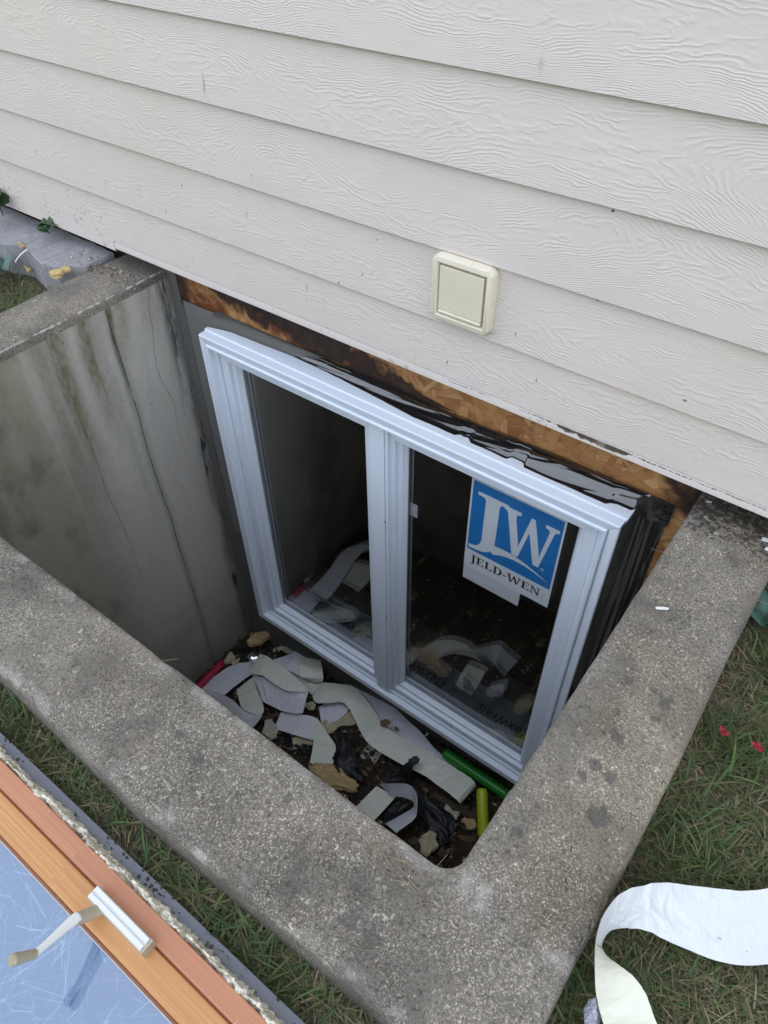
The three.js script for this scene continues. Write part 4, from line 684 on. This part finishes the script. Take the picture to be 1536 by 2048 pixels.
// ------------------------------------------------------------------ white liner on the right lawn
{
  const L = (u, v, y) => onLawn(u, v, y);
  const rows = [[[1660, 1740, -.125], [1660, 1915, -.125]], [[1536, 1777, -.118], [1536, 1929, -.125]], [[1485, 1782, -.115], [1480, 1931, -.122]], [[1430, 1777, -.11], [1420, 1918, -.122]], [[1375, 1771, -.10], [1375, 1900, -.118]], [[1330, 1767, -.085], [1330, 1882, -.112]], [[1285, 1773, -.065], [1290, 1864, -.105]], [[1245, 1787, -.045], [1255, 1860, -.10]], [[1222, 1808, -.03], [1228, 1862, -.092]], [[1203, 1838, -.02], [1213, 1870, -.082]], [[1194, 1868, -.015], [1204, 1888, -.07]], [[1191, 1886, -.015], [1204, 1896, -.064]], [[1190, 1910, -.016], [1214, 1912, -.058]], [[1190, 1945, -.022], [1232, 1926, -.05]], [[1192, 1985, -.035], [1266, 1952, -.052]], [[1199, 2020, -.055], [1290, 1985, -.065]], [[1208, 2052, -.075], [1309, 2035, -.08]], [[1222, 2110, -.11], [1335, 2100, -.11]], [[1240, 2180, -.13], [1360, 2160, -.13]]];
  const half = (rs) => { const A = new THREE.CatmullRomCurve3(rs.map(r => L(...r[0])), false, 'centripetal'), B = new THREE.CatmullRomCurve3(rs.map(r => L(...r[1])), false, 'centripetal');
    return shell(170, 44, (a, b) => { const p = A.getPoint(a).lerp(B.getPoint(a), b), bow = 0.006 * Math.sin(b * Math.PI) * (vn(a * 9, 1, 3) - 0.5) + 0.0012 * (vn(a * 40, b * 5, 5) - 0.5), q = fbm(a * 7, b * 2, 41, 2), dent = (1 - Math.abs(2 * fbm(a * 13 + q, b * 2.6 + q * 2, 43, 2) - 1)) * (0.2 + ss(0.3, 0.6, a) * ss(0.95, 0.75, a)) * (rs.length > 9 && rs[0][0][0] > 1600 ? 0.0075 : 0); return [p.x, p.y + bow + dent, p.z, a * 4.2, b * 0.7]; }, 0.0006); };
  const upper = half(rows.slice(0, 12)), lower = half(rows.slice(11)), parts = [...upper, ...lower];
  const pw = phys({ color: lin(0.74, 0.765, 0.80), roughness: 0.45, bumpMap: paperBump, bumpScale: 0.0015 }), pc = phys({ color: lin(0.78, 0.78, 0.66), roughness: 0.4 });
  single('backing_paper', withGroups(parts), [pw, pc, M.paperEdge, pc, pw, M.paperEdge], 'wide white backing paper looped over on the right lawn', 'paper strip');
const bit = grid(40, 26, (a, b) => { const w = 0.5 + 0.5 * ss(0, 0.25, a), p = L(lerp(1182 - 17 * w, 1182 + 15 * w, b), lerp(2004, 2080, a), -0.118); return [p.x, p.y + 0.016 * Math.sin(b * 3.1) + 0.014 * (1 - Math.abs(2 * fbm(a * 4, b * 3, 4, 3) - 1)), p.z]; });
  single('paper_scrap', bit, std({ color: lin(0.62, 0.63, 0.74), roughness: 0.5, bumpMap: paperBump, bumpScale: 0.004 }), 'small crumpled white scrap in the grass by the concrete rim', 'paper scrap');
}

// ------------------------------------------------------------------ left edge: stones, foam, weeds
{
  const stoneTex = colorMap(512, 512, (u, v, c) => { const n = fbm(u * 8, v * 8, 3, 4), s = vn(u * 160, v * 160, 5), w = ss(0.82, 0.92, vn(u * 90, v * 90, 8)); const g = 0.31 + 0.13 * (n - 0.5) + 0.07 * (s - 0.5) + 0.22 * w; c[0] = g; c[1] = g * 0.99; c[2] = g * 1.03; });
  const sm = std({ map: stoneTex, bumpMap: stoneTex, bumpScale: 0.003, roughness: 0.9 });
  function stone(pts, y, label, s) {
    const sh = new THREE.Shape(); const fine = []; for (let i = 0; i < pts.length; i++) { const a = pts[i], b = pts[(i + 1) % pts.length]; for (let k = 0; k < 5; k++) { const t = k / 5; fine.push([lerp(a[0], b[0], t) + 0.005 * (vn(i * 5 + k, s, 3) - 0.5), lerp(a[1], b[1], t) + 0.005 * (vn(i * 5 + k, s, 7) - 0.5)]); } }
    fine.forEach(([x, z], i) => i ? sh.lineTo(x, z) : sh.moveTo(x, z)); sh.closePath();
    const g = new THREE.ExtrudeGeometry(sh, { depth: 0.10, bevelEnabled: true, bevelSize: 0.004, bevelThickness: 0.005, bevelSegments: 2, steps: 1 }).rotateX(Math.PI / 2);
    const p = g.attributes.position, uv = g.attributes.uv; for (let i = 0; i < p.count; i++) { uv.setXY(i, p.getX(i) / 0.35 + s, (p.getZ(i) + p.getY(i)) / 0.35); }
    g.computeVertexNormals(); const m = single('edging_stone', g, sm, label, 'stone'); m.position.y = y; return m;
  }
  stone([[-1.35, -0.05], [-0.735, -0.055], [-0.715, 0.085], [-0.80, 0.118], [-1.35, 0.13]], -0.058, 'grey edging stone farthest left along the house', 1);
  stone([[-0.727, -0.055], [-0.575, -0.05], [-0.572, 0.125], [-0.705, 0.09]], -0.055, 'grey edging stone in the middle under the leafy weed', 2.4);
  stone([[-0.566, -0.05], [-0.435, -0.045], [-0.433, 0.06], [-0.50, 0.118], [-0.563, 0.128]], -0.053, 'grey edging stone touching the concrete rim', 3.7);
  const L = (u, v, y) => onLawn(u, v, y);
  lump(L(102, 552, -0.05), L(138, 536, -0.05), 0.03, 0.024, 41, std({ map: foamTex, color: lin(1.05, 0.90, 0.62), roughness: 0.9 }), 'foam_chunk', 'yellow foam chunk beside the concrete rim on the left', 'foam');
  lump(L(37, 485, -0.048), L(47, 494, -0.048), 0.010, 0.008, 43, M.foamTan, 'wood_chip', 'orange chip on the farthest left stone', 'chip');
  lump(L(50, 532, -0.12), L(60, 542, -0.12), 0.012, 0.01, 44, M.foamTan, 'wood_chip', 'orange chip in the grass below the left stones', 'chip');
  { const a = L(54, 499, -0.044), b = L(30, 524, -0.075); const d = b.clone().sub(a).setY(0).normalize(), n = new THREE.Vector3(-d.z, 0, d.x).multiplyScalar(0.0045); single('paper_scrap', grid(10, 2, (u, v) => { const p = a.clone().lerp(b, u).addScaledVector(n, (v - 0.5) * 2); return [p.x, p.y + 0.004 * Math.sin(u * 3.1), p.z]; }), std({ color: lin(0.7, 0.7, 0.68) }), 'narrow white strip of paper lying over the left stones', 'paper scrap'); }
  // weeds
  const wm = std({ color: lin(0.035, 0.075, 0.028), roughness: 0.6 }), wm2 = std({ color: lin(0.06, 0.13, 0.10), roughness: 0.55 });
  const leafG = (l, w) => grid(8, 4, (a, b) => { const k = Math.sin(Math.PI * Math.pow(a, 0.75)) * w, x = a * l, z = (b - 0.5) * 2 * k; return [x, 0.12 * l * Math.sin(a * 2.6) - 0.5 * Math.abs(z), z]; });
  function weed(pos, leaves, mat, label) { const t = thing('weed', label, 'weed', pos.toArray()); for (const [l, w, turn, tilt, y] of leaves) { const m = obj('leaf', leafG(l * 1.35, w * 1.5), mat, t); m.rotation.set(0, turn, tilt, 'YXZ'); m.position.y = y; } obj('stem', new THREE.CylinderGeometry(0.0012, 0.0018, 0.03, 6).translate(0, 0.005, 0), mat, t); }
  weed(onWall(96, 462, 0.018), [[.035, .012, 0.3, .3, .012], [.03, .013, -0.8, .5, .02], [.036, .013, 2.6, .3, .012], [.03, .012, 3.6, .2, .01], [.028, .011, -1.6, .2, .006], [.03, .012, 1.4, .7, .02]], wm, 'small green weed in the gap between siding and stones');
  weed(onWall(4, 425, 0.03), [[.05, .022, 0.2, .9, .02], [.045, .02, -1.2, .6, .01], [.05, .022, -2.4, .4, .01], [.04, .02, 1.4, 1.1, .03]], wm, 'large dark green leaves against the siding at the left edge');
  weed(L(2, 540, -0.12), [[.06, .02, 0.9, .7, .0], [.05, .018, -0.8, .5, .0], [.05, .018, 2.8, .5, .0]], wm2, 'blue-green leaf standing in the left grass');
  weed(L(1534, 1235, -0.15), [[.05, .016, 0.4, .5, .0], [.045, .016, 2.2, .4, .0], [.05, .016, 3.9, .5, .0], [.04, .014, 5.2, .6, .0]], wm2, 'broad blue-green leaves beside the right rim near the house');
  // red petals on the right lawn
  const pm = std({ color: lin(0.26, 0.012, 0.02), roughness: 0.6 });
  function petals(pos, n, s, label) { const t = thing('red_petals', label, 'petals', pos.toArray()); for (let i = 0; i < n; i++) { const m = obj('petal', leafG(s * (0.8 + 0.1 * i % 0.3), s * 0.42), pm, t); m.rotation.set(0, i / n * 6.28 + 0.4, 0.25, 'YXZ'); m.position.y = 0.002 * i; } }
  petals(L(1447, 1465, -0.12), 3, 0.013, 'flat scrap of red petals nearer the concrete rim');
  petals(L(1514, 1497, -0.12), 5, 0.013, 'curled red petals at the right edge of the picture');
  // flakes on the rim
  const fm = std({ color: lin(0.8, 0.8, 0.78), roughness: 0.6 });
  const flake = (u, v, l, w, turn, label) => { const p = L(u, v, YT + 0.002); const sh = new THREE.Shape(); sh.moveTo(-l / 2, -w / 2); sh.lineTo(l * 0.35, -w / 2); sh.lineTo(l / 2, w * 0.2); sh.lineTo(l * 0.1, w / 2); sh.lineTo(-l / 2, w * 0.35); sh.closePath(); const g = new THREE.ExtrudeGeometry(sh, { depth: 0.0015, bevelEnabled: false }).rotateX(-Math.PI / 2).rotateY(turn); const m = single('paint_flake', g, fm, label, 'paint flake'); m.position.copy(p); };
  flake(1325, 1217, 0.024, 0.006, 0.55, 'long white paint flake on the right concrete rim');
  flake(1531, 1080, 0.014, 0.010, 0.2, 'white flake at the right edge of the rim, nearer the house');
  flake(1534, 1098, 0.010, 0.007, 1.2, 'white flake at the right edge of the rim, second from the house');
  flake(1418, 1004, 0.012, 0.003, 0.4, 'tiny white flake on the mouldy end of the right rim');
}

// ------------------------------------------------------------------ grass
{
  const blade = (bend, w) => { const p = [], ix = [], n = 4; for (let i = 0; i <= n; i++) { const t = i / n, k = w * (1 - t * t * 0.95), y = t * (1 - 0.35 * bend * t), z = bend * t * t; p.push(-k, y, z, k, y, z); if (i < n) { const a = i * 2; ix.push(a, a + 1, a + 2, a + 1, a + 3, a + 2); } } const g = new THREE.BufferGeometry(); g.setAttribute('position', new THREE.Float32BufferAttribute(p, 3)); g.setIndex(ix); g.computeVertexNormals(); return g; };
  const gm = phys({ color: 0xffffff, roughness: 0.6, transmission: 0.25, thickness: 0, ior: 1.3 });
  const r = rng(77), o = new THREE.Object3D(), col = new THREE.Color();
  // areas: [x0, x1, z0, z1, blades per square metre]
  const areas = [[-1.4, -0.43, 0.10, 1.1, 48000], [-0.5, 2.0, 1.068, 1.122, 60000], [-2.2, 0.2, 1.068, 2.2, 9000], [1.648, 2.35, -0.03, 1.25, 62000], [1.5, 2.35, 1.07, 1.125, 60000], [1.96, 2.6, 1.1, 2.0, 26000], [2.35, 3.6, -0.02, 2.4, 9000], [-0.5, 2.3, 2.06, 2.5, 9000]];
  const lists = [[], [], []];
  areas.forEach(([x0, x1, z0, z1, d]) => { const n = Math.round((x1 - x0) * (z1 - z0) * d * 1.5); for (let i = 0; i < n; i++) { const x = rr(x0, x1, r), z = rr(z0, z1, r), bare = fbm(x * 6, z * 6, 5, 3); const thin = bare < 0.38; if (thin && r() < 0.3) continue; if (x > -1.36 && x < -0.43 && z < 0.13) continue; lists[thin && r() < 0.8 ? 2 : i % 3].push([x, z]); } });
  const kinds = [[0.35, 0.036], [0.9, 0.036], [1.5, 0.024]];
  lists.forEach((P, k) => {
    const im = new THREE.InstancedMesh(blade(...kinds[k]), gm, P.length);
    P.forEach(([x, z], i) => {
      const patch = fbm(x * 7 + 3, z * 7, 15, 3), dry = r() < (k === 2 ? 0.85 : 0.46) + 0.9 * (patch - 0.5), L = (0.018 + 0.045 * Math.pow(r(), 1.6)) * (0.75 + 0.6 * vn(x * 9, z * 9, 19)) * (dry ? 0.9 : 1.05);
      o.position.set(x, YG - 0.002 + (dry ? 0.006 * r() : 0), z); const tilt = dry ? rr(0.7, 1.45, r) : rr(0.1, 1.15, r); o.rotation.set(0, r() * 6.283, 0); o.rotateX(tilt); o.scale.set(L * rr(0.55, 0.95, r), L, L); o.updateMatrix(); im.setMatrixAt(i, o.matrix);
      const v = rr(0.55, 1.25, r); dry ? col.setRGB(0.30 * v, 0.25 * v, 0.15 * v) : col.setRGB(lerp(0.085, 0.15, r()) * v, lerp(0.13, 0.18, r()) * v, lerp(0.05, 0.075, r()) * v); im.setColorAt(i, col);
    });
    im.name = numbered('grass'); im.castShadow = im.receiveShadow = true; scene.add(im);
    tag(im, ['short upright green grass blades of the lawn', 'bent green and straw grass blades of the lawn', 'dry matted grass blades lying on the lawn'][k], 'grass', null, 'stuff');
  });
  // straw clippings on the concrete
  const cl = []; const straw = (x, z, a, L, y = YT + 0.0022) => { const d = new THREE.Vector3(Math.cos(a), 0, Math.sin(a)), p = new THREE.Vector3(x, y, z), s = new THREE.Vector3(-d.z, 0, d.x).multiplyScalar(L * rr(-0.12, 0.12, r)); cl.push(new THREE.TubeGeometry(new THREE.CatmullRomCurve3([p, p.clone().addScaledVector(d, L * 0.5).add(s).setY(y + 0.0015), p.clone().addScaledVector(d, L)]), 6, rr(0.00025, 0.0005, r), 4)); };
  for (let i = 0; i < 34; i++) straw(rr(1.28, 1.40, r), rr(0.885, 0.93, r), rr(-0.6, 0.5, r), rr(0.02, 0.06, r));
  for (let i = 0; i < 26; i++) straw(rr(0.72, 0.95, r), rr(0.885, 0.96, r), rr(-0.8, 2.2, r), rr(0.02, 0.07, r));
  for (let i = 0; i < 40; i++) straw(rr(0.4, 1.6, r), rr(0.89, 1.05, r), rr(0, 6.3, r), rr(0.01, 0.05, r));
  for (let i = 0; i < 22; i++) straw(rr(1.47, 1.63, r), rr(0.1, 0.9, r), rr(0, 6.3, r), rr(0.01, 0.04, r));
  tag(obj('straw_clippings', cl, std({ color: lin(0.30, 0.25, 0.16), roughness: 0.8 })), 'dry grass clippings scattered on the concrete rim', 'grass clippings', null, 'stuff');
}

{
  const r = rng(404), g = new THREE.BoxGeometry(1, 0.35, 0.45), spots2 = [];
  for (let i = 0; i < 90; i++) spots2.push([rr(-0.52, -0.27, r), rr(0.0, 0.07, r) * (0.3 + r()), rr(0.002, 0.008, r)]);
  for (let i = 0; i < 40; i++) spots2.push([rr(-0.42, -0.25, r), rr(0.02, 0.5, r), rr(0.0015, 0.004, r)]);
  for (let i = 0; i < 70; i++) spots2.push([rr(1.47, 1.63, r), rr(-0.03, 0.25, r), rr(0.0012, 0.004, r)]);
  for (let i = 0; i < 60; i++) spots2.push([rr(0.4, 1.6, r), rr(0.89, 1.05, r), rr(0.001, 0.003, r)]);
  const im = new THREE.InstancedMesh(g, std({ color: 0xffffff, roughness: 0.9 }), spots2.length), o = new THREE.Object3D(), c = new THREE.Color();
  spots2.forEach(([x, z, k], i) => { o.position.set(x, (x < -0.43 ? -0.046 : YT) + 0.003, z); o.rotation.set(0.4 * (r() - 0.5), r() * 6.3, 0.4 * (r() - 0.5)); o.scale.setScalar(k); o.updateMatrix(); im.setMatrixAt(i, o.matrix); const v = 0.6 + 0.8 * r(), q = r(); q < 0.45 ? c.setRGB(0.32 * v, 0.23 * v, 0.13 * v) : q < 0.7 ? c.setRGB(0.14 * v, 0.08 * v, 0.045 * v) : c.setRGB(0.5 * v, 0.46 * v, 0.38 * v); im.setColorAt(i, c); });
  im.name = numbered('wood_crumbs'); scene.add(im); tag(im, 'small wood and foam crumbs scattered on the concrete rim and stones', 'crumbs', null, 'stuff');
}

scene.traverse(o => { if (o.isMesh) o.castShadow = o.receiveShadow = true; });
renderer.render(scene, camera);
